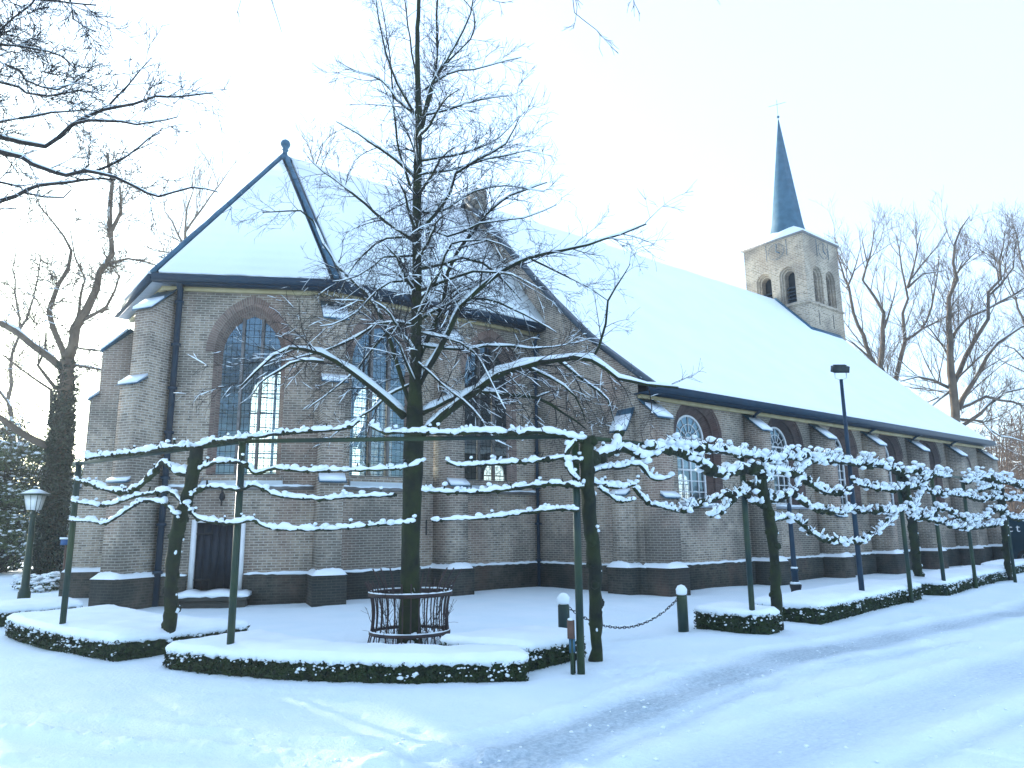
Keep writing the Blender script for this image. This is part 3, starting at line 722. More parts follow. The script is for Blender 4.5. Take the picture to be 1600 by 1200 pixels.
# downpipes
def pipe(pts, name='downpipe', r=.055):
    mb = MB(); mb.tube(pts, r, 8)
    a, b = Vector(pts[-2]), Vector(pts[-1]); n = max(1, int((a-b).length/1.15))
    for i in range(n+1):
        p = a.lerp(b, (i+.3)/(n+1)); mb.tube([p-Vector((0, 0, .035)), p+Vector((0, 0, .035))], r*1.5, 8); mb.box(p, (.22, .03, .03), AZ-pi/2)
    mb.build(name, 'gutter', church, smooth=False)
pipe([WA.p(.36, 7.66, .35), WA.p(.36, 7.5, .14), WA.p(.36, 0, .17)], r=.075)
pipe([(GX-.12, 16.6, 7.5), (GX-.16, 16.74, 7.3), (GX-.16, 16.74, .0)], r=.05)
for X in (19.62, 26.85, 30.4, 34.0):
    mb = MB(); mb.tube([(X, NY-.4, 5.1), (X, NY-.1, 4.95), (X, NY-.09, 4.5)], .05, 8); mb.build('downpipe', 'gutter', church)
# choir door
dz0, dz1 = .3, 1.93; rz = math.atan2(WA.u.y, WA.u.x)
df = MB(); df.box(WA.p(1.05, (dz0+dz1)/2, -.02), (.1, .18, dz1-dz0), rz); df.box(WA.p(2.15, (dz0+dz1)/2, -.02), (.1, .18, dz1-dz0), rz); df.box(WA.p(1.6, dz1-.035, -.02), (.998, .178, .07), rz)
dl = MB()
for i in range(6): dl.box(WA.p(1.183+i*.167, (dz0+dz1-.07)/2, -.07), (.160, .05, dz1-dz0-.08), rz)
dr = dl.build('door', 'door', church)
df.build('door_frame', 'white', dr)
hg = MB()
for z in (.55, 1.6): hg.box(WA.p(1.25, z, -.035), (.4, .02, .05), rz)
hg.tube([WA.p(2.0, 1.1, -.04), WA.p(2.0, 1.1, .02), WA.p(1.92, 1.1, .02)], .012, 6); hg.build('hinge', 'iron', dr)
st = MB(); st.slab([WA.p(.82, .13, .15), WA.p(2.42, .13, .15), WA.p(2.42, .13, .62), WA.p(.82, .13, .62)], (0, 0, .08)); st.slab([WA.p(.86, -.1, .15), WA.p(2.38, -.1, .15), WA.p(2.38, -.1, .56), WA.p(.86, -.1, .56)], (0, 0, .228))
st.slab([WA.p(.97, .2, -.08), WA.p(2.23, .2, -.08), WA.p(2.23, .2, .2), WA.p(.97, .2, .2)], (0, 0, .1))
so_ = st.build('door_step', 'plinth', church); snow_ledge(WA, .8, 2.45, .214, .1, .64, so_, th=.09, rise=.05)
an = MB(); an.tube([WA.p(1.62, 2.25, .03), WA.p(1.62, 2.62, .03)], .014, 5); an.tube([WA.p(1.62, 2.5, .0), WA.p(1.62, 2.5, .2)], .012, 5); an.lathe(WA.p(1.66, 2.36, .15), [(.03, 0), (.07, .06), (.06, .16), (.02, .2)], 8); an.build('wall_lantern', 'iron', church)
an = MB(); an.tube([WS.p(.35, 1.25, .02), WS.p(.35, 1.75, .02)], .02, 5); an.build('wall_anchor', 'iron', church)
an = MB(); an.tube([WS.p(2.85, 1.5, .02), WS.p(2.85, 1.9, .02)], .018, 5); an.build('wall_anchor', 'iron', church)
# small cellar window near the west end, blind arched doorway
sw = MB(); W = WN; 
sw.box(W.p(34.85-GX, 1.1, .02), (.5, .06, .72), 0); o = sw.build('cellar_window', 'white', church)
sp_ = MB(); sp_.box(W.p(34.74-GX, 1.1, .053), (.16, .01, .56)); sp_.box(W.p(34.96-GX, 1.1, .053), (.16, .01, .56)); sp_.build('pane', 'door', o)
bl = MB(); ringo = shift(arch(.62, 4.05, 4.7, 1.0), 35.5-GX); ringi = shift(arch(.48, 4.05, 4.5, 1.0), 35.5-GX); W.loft(bl, ringo[2:], .02, ringi[2:], .02, closed=False); W.loft(bl, ringo[2:], .0, ringo[2:], .02, closed=False); bl.build('blind_arch', 'darkarch', church, uv=True)

# tower
ZT = 16.75
TE, TS, TN, TWt = Wall((TW0, TY1), (TW0, TY0)), Wall((TW0, TY0), (TW1, TY0)), Wall((TW1, TY1), (TW0, TY1)), Wall((TW1, TY0), (TW1, TY1))
tw = MB(); 
for W in (TE, TS, TN, TWt):
    holes = []
    for u in (1.12, 2.50) if W is TE else (1.2, 2.5):
        outer = shift(arch(.46, 14.68, 15.14, 13.12, 7), u); mid = shift(arch(.38, 14.68, 15.06, 13.12, 7), u); inner = shift(arch(.30, 14.66, 14.96, 13.15, 7), u)
        holes.append(outer); r_ = lambda l: l[1:]+l[:1]
        bo = MB(); W.loft(bo, r_(outer), 0, r_(outer), -.1); W.loft(bo, r_(outer), -.1, r_(mid), -.1); W.loft(bo, r_(mid), -.1, r_(mid), -.22); W.loft(bo, r_(mid), -.22, r_(inner), -.22); W.loft(bo, r_(inner), -.22, r_(inner), -.6)
        ob = bo.build('belfry_opening', 'tower', church, uv=True)
        lv = MB()
        for k in range(5): lv.slab([W.p(u-.27, 13.2+k*.2, -.3), W.p(u+.27, 13.2+k*.2, -.3), W.p(u+.27, 13.36+k*.2, -.55), W.p(u-.27, 13.36+k*.2, -.55)], (0, 0, .03))
        lv.build('louvre', 'slate', ob)
        bk = MB(); W.panel(bk, inner, [], -.62); bk.build('belfry_dark', 'iron', ob)  # black sheet standing in for the shade inside the belfry
    W.panel(tw, rect(W, 0, ZT), holes)
tw.build('tower_wall', 'tower', church, uv=True)
sc = MB()
for W in (TE, TS, TN, TWt): sc.slab([W.p(-.06, 12.93, .003), W.p(W.len+.06, 12.93, .003), W.p(W.len+.06, 13.03, .003), W.p(-.06, 13.03, .003)], W.n*.06)
sc.build('string_course', 'tower', church, uv=True)
lb = MB(); 
for W in (TE, TS): 
    for u in (.95, 2.4): lb.slab([W.p(u, 11.9, .002), W.p(u+.06, 11.9, .002), W.p(u+.06, 12.7, .002), W.p(u, 12.7, .002)], W.n*.006)
lb.build('slit', 'iron', church)
ck = MB()                              # skeleton clock dials
for W, u in ((TE, 2.0), (TS, 1.9)):
    for rr, tt in ((.46, .007),): ck.tube([W.p(u+rr*cos(2*pi*k/24), 16.15+rr*sin(2*pi*k/24), .06) for k in range(25)], tt, 4)
    for k in range(12): t = 2*pi*k/12; ck.tube([W.p(u+.37*cos(t), 16.15+.37*sin(t), .06), W.p(u+.45*cos(t), 16.15+.45*sin(t), .06)], .008, 4)
    ck.tube([W.p(u, 16.15, .07), W.p(u+.06, 16.55, .07)], .02, 4); ck.tube([W.p(u, 16.15, .07), W.p(u+.22, 16.0, .07)], .025, 4)
    for a_ in (-.6, .6): ck.tube([W.p(u+a_, 15.75, .03), W.p(u+a_, 16.68, .03)], .012, 4)
ck.build('clock', 'lead', church)
cn = MB(); cx, cy = (TW0+TW1)/2, (TY0+TY1)/2; ex = .1
cn.box((cx, cy, ZT+.045), (TW1-TW0+2*ex, TY1-TY0+2*ex, .09)); cn.build('tower_cornice', 'stone', church)
tr_ = MB(); e_ = [(TW0-.07, TY0-.07), (TW1+.07, TY0-.07), (TW1+.07, TY1+.07), (TW0-.07, TY1+.07)]
vs = [(x, y, ZT+.09) for x, y in e_]+[(x, y, ZT+.2) for x, y in e_]+[(cx+a*.8, cy+b*.8, ZT+.95) for a, b in ((-1, -1), (1, -1), (1, 1), (-1, 1))]
tr_.add(vs, [(0, 1, 5, 4), (1, 2, 6, 5), (2, 3, 7, 6), (3, 0, 4, 7), (4, 5, 9, 8), (5, 6, 10, 9), (6, 7, 11, 10), (7, 4, 8, 11), (8, 9, 10, 11)])
tr_.build('tower_snow', 'roofsnow', church)
spm = MB(); spm.lathe((cx, cy, 0), [(1.12, ZT+.5), (1.0, ZT+.9), (.86, ZT+1.5), (.03, 24.7)], 8)
spo = spm.build('spire', 'spire', church); 
wv = MB(); wv.tube([(cx, cy, 24.6), (cx, cy, 26.0)], .012, 5); wv.tube([(cx-.25, cy+.4, 25.65), (cx+.25, cy-.4, 25.75)], .012, 5); wv.blob((cx, cy, 24.9), .09, 8, 1, 0)
wv.build('cross', 'lead', spo)

# ------------------------------------------------------------------ trees
def crom(pts, step, jit=0.0):
    pts = [Vector(p) for p in pts]; out = [pts[0]]
    for i in range(len(pts)-1):
        a = pts[max(i-1, 0)]; b = pts[i]; c = pts[i+1]; d = pts[min(i+2, len(pts)-1)]
        n = max(1, int((c-b).length/step))
        for k in range(1, n+1):
            t = k/n; q = .5*((2*b)+(c-a)*t+(2*a-5*b+4*c-d)*t*t+(3*b-a-3*c+d)*t**3)
            if jit and not (i == len(pts)-2 and k == n): q += Vector((RNG.uniform(-1, 1), RNG.uniform(-1, 1), RNG.uniform(-1, 1)))*jit
            out.append(q)
    return out
class Tree:
    def __init__(s, snowamt=1.0, minr=.003, ns=3): s.wood = MB(); s.crown = MB(); s.snow = MB(); s.amt = snowamt; s.minr = minr; s.ns = ns
    def snow_on(s, pts, rr, cover=.85, k=.8, lo=.006, hi=.05, lift=.7, lump=.35, n=5, roll=.22):
        run = []; rad = []
        def flush():
            if len(run) >= 2:
                rad[0] *= .45; rad[-1] *= .45
                s.snow.tube(run, rad, n, jit=.12)
        on = RNG.random() < cover
        for i, p in enumerate(pts):
            d = (pts[min(i+1, len(pts)-1)]-pts[max(i-1, 0)]); d = d.normalized() if d.length > 0 else Vector((0, 0, 1))
            hz = sqrt(max(0, 1-d.z*d.z))
            if hz < .42: on = False
            elif RNG.random() < roll: on = RNG.random() < cover*s.amt
            if on:
                r = min(hi, max(lo, rr[i]*k))*RNG.uniform(1-lump, 1+lump)*(.6+.4*hz)
                run.append(p+Vector((0, 0, rr[i]*lift+r*.45))); rad.append(r)
            else: flush(); run, rad = [], []
        flush()
    def limb(s, pts, r0, r1, step=.18, jit=.012, n=7, mesh=None, cover=.9, pw=1.0, **kw):
        q = crom(pts, step, jit); m = len(q); rr = [r1+(r0-r1)*(1-i/(m-1))**pw for i in range(m)]
        (mesh or s.wood).tube(q, rr, n, jit=.08); 
        if s.amt > 0: s.snow_on(q, rr, cover, **kw)
        return q, rr
    def sprout(s, q, rr, dens, L, lev, spread=.9, upb=.15, droop=.0, t0=.1, fwd=.6, cover=.6, taper=.5, seg=.09, ratio=.45, zflat=1.0, cm=2.0):
        tot = sum((b-a).length for a, b in zip(q[:-1], q[1:])); cnt = int(tot*dens+.35+RNG.random())
        for _ in range(cnt):
            t = t0+(1-t0)*RNG.random(); i = min(len(q)-2, int(t*(len(q)-1))); p = q[i].lerp(q[i+1], RNG.random())
            d = (q[i+1]-q[i]).normalized(); a = Vector((RNG.gauss(0, 1), RNG.gauss(0, 1), RNG.gauss(0, 1)*zflat)); a = a-d*a.dot(d)
            if a.length < 1e-4: continue
            a.normalize(); dr = (d*fwd+a*spread+Vector((0, 0, upb))).normalized()
            l = L*(1-taper*t)*RNG.uniform(.45, 1.15); n = max(3, int(l/seg)); r = max(s.minr, min(rr[i]*ratio, .010*l+.002)) ; pts = [p]; v = dr; bend = Vector((RNG.gauss(0, .09), RNG.gauss(0, .09), RNG.gauss(0, .09)))
            for k in range(n):
                v = (v+bend+Vector((RNG.gauss(0, .06), RNG.gauss(0, .06), RNG.gauss(0, .05)-droop*.10+upb*.08))).normalized(); pts.append(pts[-1]+v*(l/n))
            ra = [max(s.minr*.7, r*(1-.75*k/n)) for k in range(n+1)]
            s.crown.tube(pts, ra, 4 if r > .009 else s.ns, cap=False)
            if s.amt > 0 and RNG.random() < cover*(1 if lev else .45): s.snow_on(pts, ra, .5 if lev else .38, lo=max(.0055, s.minr*1.3), k=1.3, n=4, roll=.6, lump=.5)
            if lev > 0: s.sprout(pts, ra, dens*cm, L*.5, lev-1, spread, upb, droop, .15, fwd, cover, taper, seg*.8, .6, zflat, cm*1.3)
    def finish(s, name, label, loc, mat='bark', group=None, cmat=None):
        t = thing(name, label, 'tree', loc, group)
        s.wood.build('trunk', mat, t, smooth=True)
        if s.crown.v: s.crown.build('crown', cmat or mat, t)
        if s.snow.v: s.snow.build('snow', 'snow', t, smooth=True)
        return t
def pxline(l, depth, k=0.0, k2=0.0):
    """pixels -> points; depth runs away from the start by k metres of depth per 100 px travelled"""
    out = []; x0, y0 = l[0]
    for x, y in l:
        L = math.hypot(x-x0, y-y0)/100; out.append(deep(x, y, depth+k*L+k2*L*L))
    return out

# --- the big bare tree in the middle
RNG = random.Random(3)
T = Tree(snowamt=1.0, minr=.0027)
TD = 10.5; PXR = TD/F
tb = ground(640, 1008)
trunk_px = [(640, 1008), (641, 900), (643, 800), (646, 720), (648, 640), (650, 540), (651, 450), (651, 370), (652, 300), (653, 240), (654, 180), (653, 120), (652, 60), (655, -10), (658, -90), (662, -200)]
tw_ = [21, 15.5, 14.5, 15, 16, 10.5, 8.8, 7.8, 7, 7, 6.2, 4.2, 3.4, 2.8, 2, 1]
q = [deep(x, y, TD) for x, y in trunk_px]; 
T.wood.tube(crom(q, .15, .006), list(np.interp(np.linspace(0, 15, len(crom(q, .15))), range(16), [v*PXR for v in tw_])), 12, jit=.05)
RNG = random.Random(4)
LIMBS = [  # pixels, start radius px, end radius px, depth slope, sprout density, sprout length, droop
 ([(632, 652), (590, 612), (550, 580), (500, 552), (455, 543), (425, 556), (400, 582), (375, 605)], 9, 2, -.35, 5, .8, .5),
 ([(505, 566), (470, 563), (438, 578), (405, 600), (390, 625)], 4, 1.2, .3, 5, .6, .5),
 ([(640, 628), (618, 560), (603, 515), (585, 475), (558, 445), (530, 418), (505, 380), (490, 345), (470, 330), (410, 332)], 6, 1.5, .35, 5, .7, .1),
 ([(642, 508), (620, 502), (590, 506), (555, 528), (500, 550), (440, 565), (395, 580)], 3.5, 1, .5, 5, .6, .3),
 ([(648, 575), (663, 540), (680, 505), (694, 470), (700, 425), (713, 395), (740, 362), (765, 330), (800, 305), (855, 285)], 6, 1.5, .2, 6, .8, .0),
 ([(655, 600), (678, 560), (700, 520), (720, 480), (750, 450), (790, 420), (830, 402), (880, 392), (920, 382), (970, 365), (1010, 350)], 7.5, 2, -.15, 5, .75, .0),
 ([(660, 678), (688, 652), (730, 620), (780, 585), (820, 572), (870, 562), (925, 562), (965, 590), (1010, 600), (1060, 606)], 10, 3, -.3, 5, .8, .4),
 ([(655, 648), (700, 625), (735, 613), (790, 616), (840, 622), (880, 645), (915, 670)], 7, 2, .25, 5, .8, .6),
 ([(925, 562), (936, 540), (946, 505), (950, 470), (985, 412)], 3.5, 1, -.1, 4, .6, .0),
 ([(830, 405), (880, 430), (920, 450), (950, 470)], 2.5, 1.2, .2, 4, .6, .2),
 ([(648, 378), (625, 360), (600, 345), (570, 318), (540, 295), (505, 268), (480, 245)], 4.5, 1.2, .3, 6, .7, .0),
 ([(655, 362), (680, 335), (702, 300), (712, 272), (745, 250), (790, 225), (812, 182)], 4.5, 1, -.2, 6, .7, .0),
 ([(651, 280), (640, 268), (618, 250), (600, 236), (560, 210), (525, 190)], 4.5, 1, -.3, 6, .6, .0),
 ([(655, 252), (690, 246), (730, 238), (780, 215), (812, 180)], 3, .8, .3, 6, .6, .0),
 ([(655, 272), (705, 265), (760, 250), (830, 234)], 3, .8, -.3, 6, .5, .0),
 ([(654, 182), (700, 170), (750, 155), (795, 150)], 3, .8, .2, 6, .5, .0),
 ([(664, 140), (700, 115), (760, 105), (815, 90)], 2.6, .8, -.2, 6, .5, .0),
 ([(668, 150), (690, 110), (705, 90), (735, 60), (740, 20), (705, -20)], 2.6, .8, .3, 6, .5, .0),
 ([(650, 180), (620, 155), (597, 125), (560, 112), (528, 95)], 4, .8, .3, 6, .6, .0),
 ([(648, 178), (622, 130), (603, 80), (592, 30), (585, -30)], 3, 1, -.3, 6, .5, .0),
 ([(650, 120), (640, 60), (633, 0), (628, -60)], 2.5, 1, .3, 6, .5, .0),
 ([(656, 210), (672, 150), (682, 90), (683, 20), (684, -60)], 4.5, 1.5, .2, 6, .5, .0),
 ([(658, 200), (676, 130), (710, 75), (735, 20), (745, -40)], 3.5, 1, -.3, 6, .5, .0),
 ([(640, 290), (625, 240), (616, 180), (612, 120), (605, 60), (595, 0)], 3.2, 1, .25, 6, .45, .0),
 ([(648, 300), (652, 250), (628, 190), (606, 150), (592, 120)], 2.4, .8, -.2, 6, .45, .0),
 ([(656, 420), (690, 414), (720, 402), (755, 410), (790, 440), (815, 470)], 4.5, 1, .4, 6, .7, .5),
 ([(655, 455), (690, 440), (740, 425), (800, 430), (850, 455)], 4, 1, -.5, 6, .7, .4),
 ([(655, 500), (700, 475), (760, 468), (820, 492), (870, 520)], 4.5, 1, .5, 6, .7, .5),
 ([(655, 470), (680, 440), (695, 400), (705, 380), (760, 375), (800, 390)], 3.5, 1, -.7, 6, .6, .3),
 ([(648, 372), (605, 372), (570, 395), (545, 428), (530, 460)], 3.5, 1, .4, 6, .7, .4),
 ([(648, 400), (600, 402), (560, 432), (520, 440)], 3, 1, -.5, 6, .6, .4),
 ([(648, 440), (610, 440), (575, 470), (540, 500), (500, 510)], 3.5, 1, -.6, 6, .7, .4),
 ([(648, 500), (600, 525), (560, 575), (520, 610), (480, 640)], 3.5, 1, .6, 6, .7, .5),
 ([(645, 560), (690, 600), (740, 640), (775, 690), (800, 700)], 3.5, 1, -.5, 6, .6, .6),
 ([(645, 600), (620, 610), (580, 640), (540, 665), (510, 690)], 3.5, 1, .6, 6, .6, .5),
 ([(655, 540), (720, 545), (780, 540), (830, 545), (880, 540), (920, 530)], 4, 1, .6, 6, .7, .3),
 ([(655, 520), (700, 530), (740, 550), (770, 600), (790, 640)], 3, 1, -.6, 6, .6, .6),
 ([(870, 562), (920, 600), (950, 625), (960, 660)], 4, 1.2, .3, 6, .6, .6),
 ([(820, 572), (860, 590), (900, 620), (915, 660)], 4, 1.2, -.3, 6, .6, .6),
 ([(650, 330), (690, 330), (740, 300), (790, 290), (850, 300)], 3, .8, .3, 6, .6, .1),
 ([(650, 345), (700, 370), (750, 350), (820, 340), (870, 320)], 3, .8, -.4, 6, .6, .1),
]
# limbs growing towards and away from the street side, too
for y in (600, 550, 500, 460, 410, 360, 310, 260, 220):
    for sgn in (-1, 1):
        x = 650; dx = RNG.uniform(-60, 60); 
        LIMBS.append(([(x, y), (x+dx*.4, y-25), (x+dx*.8, y-60), (x+dx*1.3, y-80)], 4, .9, sgn*RNG.uniform(1.3, 2.2), 6, .7, .2))
for l, a, b, k, dn, L, dr in LIMBS:
    k2 = 0
    pts = pxline(l, TD, k); 
    if l[0][0] not in range(630, 670): pts = pxline(l, TD, k)
    q, rr = T.limb(pts, a*PXR*.66, b*PXR*.5, n=6, cover=.94, jit=.010, pw=.8, hi=.06, lo=.012, k=1.25, lift=.5)
    T.sprout(q, rr, dn*1.0, L*1.5, 2, spread=.75, upb=.08-.18*dr, droop=dr, fwd=.85, cover=.75, seg=.11, cm=1.25)
# short shoots on the bole
q = crom([deep(643, 800, TD), deep(650, 540, TD), deep(652, 300, TD)], .2); T.sprout(q, [.05]*len(q), 7, .5, 1, spread=1.2, fwd=.2, upb=0, t0=.2)
T.finish('linden_tree', 'tall bare tree with snow along its boughs, rising out of the iron tree guard', tb, 'mossbark', cmat='bark')

# iron guard round its foot
RNG = random.Random(8)
g = thing('tree_guard', 'waisted rusty iron bar guard standing round the foot of the tall bare tree', 'tree guard', tuple(tb))
prof = [(.62, -.03), (.585, .12), (.56, .22), (.545, .42), (.555, .58), (.59, .74), (.66, .90), (.77, 1.06)]
nb = 30
for k in range(nb):
    t = 2*pi*k/nb; m = MB(); hh = RNG.choice((7, 8, 8, 7)); m.tube(crom([(tb.x+r*cos(t), tb.y+r*sin(t), z) for r, z in prof[:hh]], .08), .011, 5); m.build('bar', 'rustbar', g)
for r, z, hgt in ((.575, .19, .022), (.60, .73, .026)):
    m = MB(); n = 48
    vs = [(tb.x+(r+e)*cos(2*pi*j/n), tb.y+(r+e)*sin(2*pi*j/n), z+h) for e, h in ((-.005, -hgt), (.016, -hgt), (.016, hgt), (-.005, hgt)) for j in range(n)]
    m.add(vs, [(i*n+j, i*n+(j+1) % n, ((i+1) % 4)*n+(j+1) % n, ((i+1) % 4)*n+j) for i in range(4) for j in range(n)]); o = m.build('hoop', 'rustbar', g)
    m = MB(); pts = [(tb.x+(r+.005)*cos(2*pi*j/n), tb.y+(r+.005)*sin(2*pi*j/n), z+hgt+.006) for j in range(n+1)]; m.tube(pts, [.013*RNG.uniform(.5, 1.3) for _ in pts], 5); m.build('snow', 'snow', o)
RNG = random.Random(21)
sh = Tree(minr=.003)
for k in range(26):
    t = RNG.uniform(0, 2*pi); r = RNG.uniform(.27, .5); b = Vector((tb.x+r*cos(t), tb.y+r*sin(t), 0)); hgt = RNG.uniform(.35, .85)
    q, rr = sh.limb([b, b+Vector((.05*cos(t), .05*sin(t), hgt*.5)), b+Vector((.2*cos(t+.5), .2*sin(t+.5), hgt))], .006, .003, step=.1, n=4, cover=.4)
    sh.sprout(q, rr, 12, .28, 0, upb=.3, cover=.6, seg=.06)
for k in range(30):
    t = RNG.uniform(0, 2*pi); r = RNG.uniform(.22, .52); sh.snow.blob((tb.x+r*cos(t), tb.y+r*sin(t), RNG.uniform(.02, .2)), RNG.uniform(.03, .07))
o = thing('shrub', 'thin leafless shrub stems with snow specks, growing inside the iron tree guard', 'shrub', tuple(tb))
sh.wood.build('stem', 'bark', o); sh.crown.build('twigs', 'bark', o); sh.snow.build('snow', 'snow', o, smooth=True)

# ------------------------------------------------------------------ hedges
def hedge(outline, label, h=.27, leaves=2300, seed=1):
    global RNG
    RNG = random.Random(seed); n = len(outline); c = Vector((sum(p[0] for p in outline)/n, sum(p[1] for p in outline)/n, 0))
    o = thing('hedge', label, 'hedge', tuple(c), 'low clipped hedges along the pavement')
    ins = offset_poly(outline, -.025); m = MB(); m.prism(ins, -.1, h); core = m
    for i in range(n):
        a, b = Vector(outline[i]), Vector(outline[(i+1) % n]); L = (b-a).length; u = (b-a).normalized(); nn = Vector((u.y, -u.x))
        mid = (a+b)/2; vis = nn.dot(Vector((0, 0))-mid) > 0; dist = mid.length
        cnt = int(L*h*(leaves if vis else 350)*min(1, 9/max(9, dist*.85)))
        for _ in range(cnt):
            p = a+u*RNG.uniform(0, L)+nn*RNG.uniform(-.03, .02); z = RNG.uniform(0, h+.03); s_ = RNG.uniform(.012, .024)*(1+dist/40)
            d1 = Vector((RNG.gauss(0, 1), RNG.gauss(0, 1), RNG.gauss(0, 1))).normalized(); d2 = d1.cross(Vector((RNG.gauss(0, 1), RNG.gauss(0, 1), RNG.gauss(0, 1)))).normalized()
            P = Vector((p.x, p.y, z)); m.add([P-d1*s_, P-d2*s_*.5, P+d1*s_, P+d2*s_*.5], [(0, 1, 2, 3)])
    m.build('foliage', 'hedge', o)
    # snow cap: rings pulled over the clipped top
    pts = []
    for i in range(n):
        a, b = Vector(outline[i]), Vector(outline[(i+1) % n]); k = max(1, int((b-a).length/.035))
        pts += [a.lerp(b, j/k) for j in range(k)]
    N_ = len(pts); rings = []
    sm = []
    for i in range(N_):
        q = sum((pts[(i+k) % N_] for k in range(-3, 4)), Vector((0, 0)))/7; sm.append(q)
    def inset(d, zf):
        r = []
        for i in range(N_):
            t = (sm[(i+2) % N_]-sm[i-2]); t = t.normalized() if t.length > 0 else Vector((1, 0)); nn = Vector((t.y, -t.x)); q = sm[i]-nn*d; r.append((q.x, q.y, zf(q.x, q.y)))
        return r
    V = lambda x, y, s_: float(vnoise(np.float64(x*s_+40), np.float64(y*s_+40)))-.5
    rings = [inset(.05, lambda x, y: h-.02), inset(-.012, lambda x, y: h+.005-abs(V(x, y, 11))*.07+RNG.uniform(-.02, .02)), inset(-.03, lambda x, y: h+.045+V(x, y, 8)*.03+RNG.uniform(-.012, .012)),
             inset(-.01, lambda x, y: h+.075+V(x, y, 6)*.025+RNG.uniform(-.005, .005)), inset(.05, lambda x, y: h+.105+V(x, y, 4)*.03)]
    s2 = MB(); vs = [p for r in rings for p in r]; fs = []
    for k in range(len(rings)-1):
        for i in range(N_): fs.append((k*N_+i, k*N_+(i+1) % N_, (k+1)*N_+(i+1) % N_, (k+1)*N_+i))
    
    lastr = rings[-1]; off_ = (len(rings)-1)*N_; x0 = min(p[0] for p in lastr); x1 = max(p[0] for p in lastr); y0 = min(p[1] for p in lastr); y1 = max(p[1] for p in lastr)
    inner = []; gs_ = .11; yy = y0
    def inside(x, y):
        c_ = False
        for i in range(N_):
            (ax, ay, _), (bx, by, _) = lastr[i], lastr[i-1]
            if (ay > y) != (by > y) and x < (bx-ax)*(y-ay)/(by-ay)+ax: c_ = not c_
        return c_
    L2 = lastr[::4]
    while yy < y1:
        xx = x0
        while xx < x1:
            px_, py_ = xx+RNG.uniform(-.03, .03), yy+RNG.uniform(-.03, .03)
            if inside(px_, py_) and min((px_-q[0])**2+(py_-q[1])**2 for q in L2) > .006: inner.append((px_, py_))
            xx += gs_
        yy += gs_
    from mathutils.geometry import delaunay_2d_cdt
    vv, _, ff, ov, _, _ = delaunay_2d_cdt([Vector((p[0], p[1])) for p in lastr]+[Vector(p) for p in inner], [(i, (i+1) % N_) for i in range(N_)], [], 1, 1e-5)
    m0 = len(vs)
    for v_, o_ in zip(vv, ov):
        if o_ and o_[0] < N_: vs.append(lastr[o_[0]])
        else:
            e_ = min(1, min(math.hypot(v_.x-q[0], v_.y-q[1]) for q in L2)/.2); vs.append((v_.x, v_.y, h+.105+.03*e_+V(v_.x, v_.y, 3)*.05*e_+V(v_.x, v_.y, 9)*.012))
    for f in ff:
        a_, b_, c_ = (vv[i] for i in f[:3]); 
        f = tuple(m0+i for i in f); fs.append(f if (b_-a_).cross(c_-a_) > 0 else f[::-1])
    fs.append(tuple(range(N_))[::-1]); s2.add(vs, fs)
    s2.build('snow_cap', 'snow', o, smooth=True)
    sp = MB()
    for i in range(n):                  # specks of snow caught in the leaves
        a, b = Vector(outline[i]), Vector(outline[(i+1) % n]); L = (b-a).length; u = (b-a).normalized(); nn = Vector((u.y, -u.x))
        if nn.dot(-(a+b)/2) < 0: continue
        for _ in range(int(L*75)):
            p = a+u*RNG.uniform(0, L)+nn*.012; z = h*RNG.random()**.5
            if V(p.x*1.0, p.y+z*3, 5) + (z/h-.6)*.35 < RNG.uniform(-.15, .25): continue
            sp.blob((p.x, p.y, z), abs(RNG.gauss(0, .011))+.004, 5, RNG.uniform(.4, .9), .5)
    sp.build('snow_specks', 'snow', o, smooth=True)
    return o
hedge([(1.39, 15.3), (1.52, 14.1), (1.7, 13.0), (1.93, 12.05), (2.25, 11.07), (3.3, 11.3), (4.12, 11.5), (3.6, 12.6), (3.3, 13.8), (3.1, 15.6)], 'curved low hedge capped with snow around the leftmost green post', h=0.235, seed=2)
hedge([(1.22, 16.5), (2.75, 16.9), (2.75, 18.1), (1.3, 18.0)], 'short low snow-capped hedge behind the curved one, nearest the street lantern', h=0.25, seed=3, leaves=900)
hedge([(2.60, 10.2), (2.66, 9.95), (2.95, 9.3), (3.33, 8.62), (3.85, 7.9), (4.39, 7.31), (4.95, 6.88), (5.46, 6.58), (5.72, 7.05), (5.25, 7.45), (4.75, 7.95), (4.3, 8.65), (4.05, 9.6), (3.95, 10.6)], 'longest curved low hedge with a thick snow cap, in front of the tree guard', h=0.205, seed=4, leaves=3200)
hedge([(5.76, 6.93), (6.9, 7.17), (6.75, 8.1), (5.3, 8.15), (5.45, 7.6)], 'low snow-capped hedge block behind the thin sign post and the bare pleached trunk', h=0.25, seed=5)
hedge([(10.24, 8.05), (10.32, 7.3), (10.59, 6.88), (11.0, 6.92), (11.15, 8.1)], 'small snow-capped hedge block right of the round-topped bollard', h=0.26, seed=6, leaves=2600)
hedge([(11.9, 8.0), (12.23, 6.93), (15.0, 7.3), (17.98, 7.70), (17.9, 8.85), (12.2, 8.2)], 'straight snow-capped hedge passing the foot of the floodlight pole', h=0.26, seed=7, leaves=2200)
hedge([(18.75, 8.5), (18.95, 7.55), (22.4, 8.1), (25.78, 8.5), (25.6, 9.6), (22.3, 9.3)], 'straight snow-capped hedge farther along the nave, with two posts standing in it', h=0.26, seed=8, leaves=1500)
hedge([(28.0, 10.0), (28.2, 9.15), (31.5, 9.6), (31.4, 10.6)], 'farthest snow-capped hedge, at the right edge beside the van', h=0.25, seed=9, leaves=900)

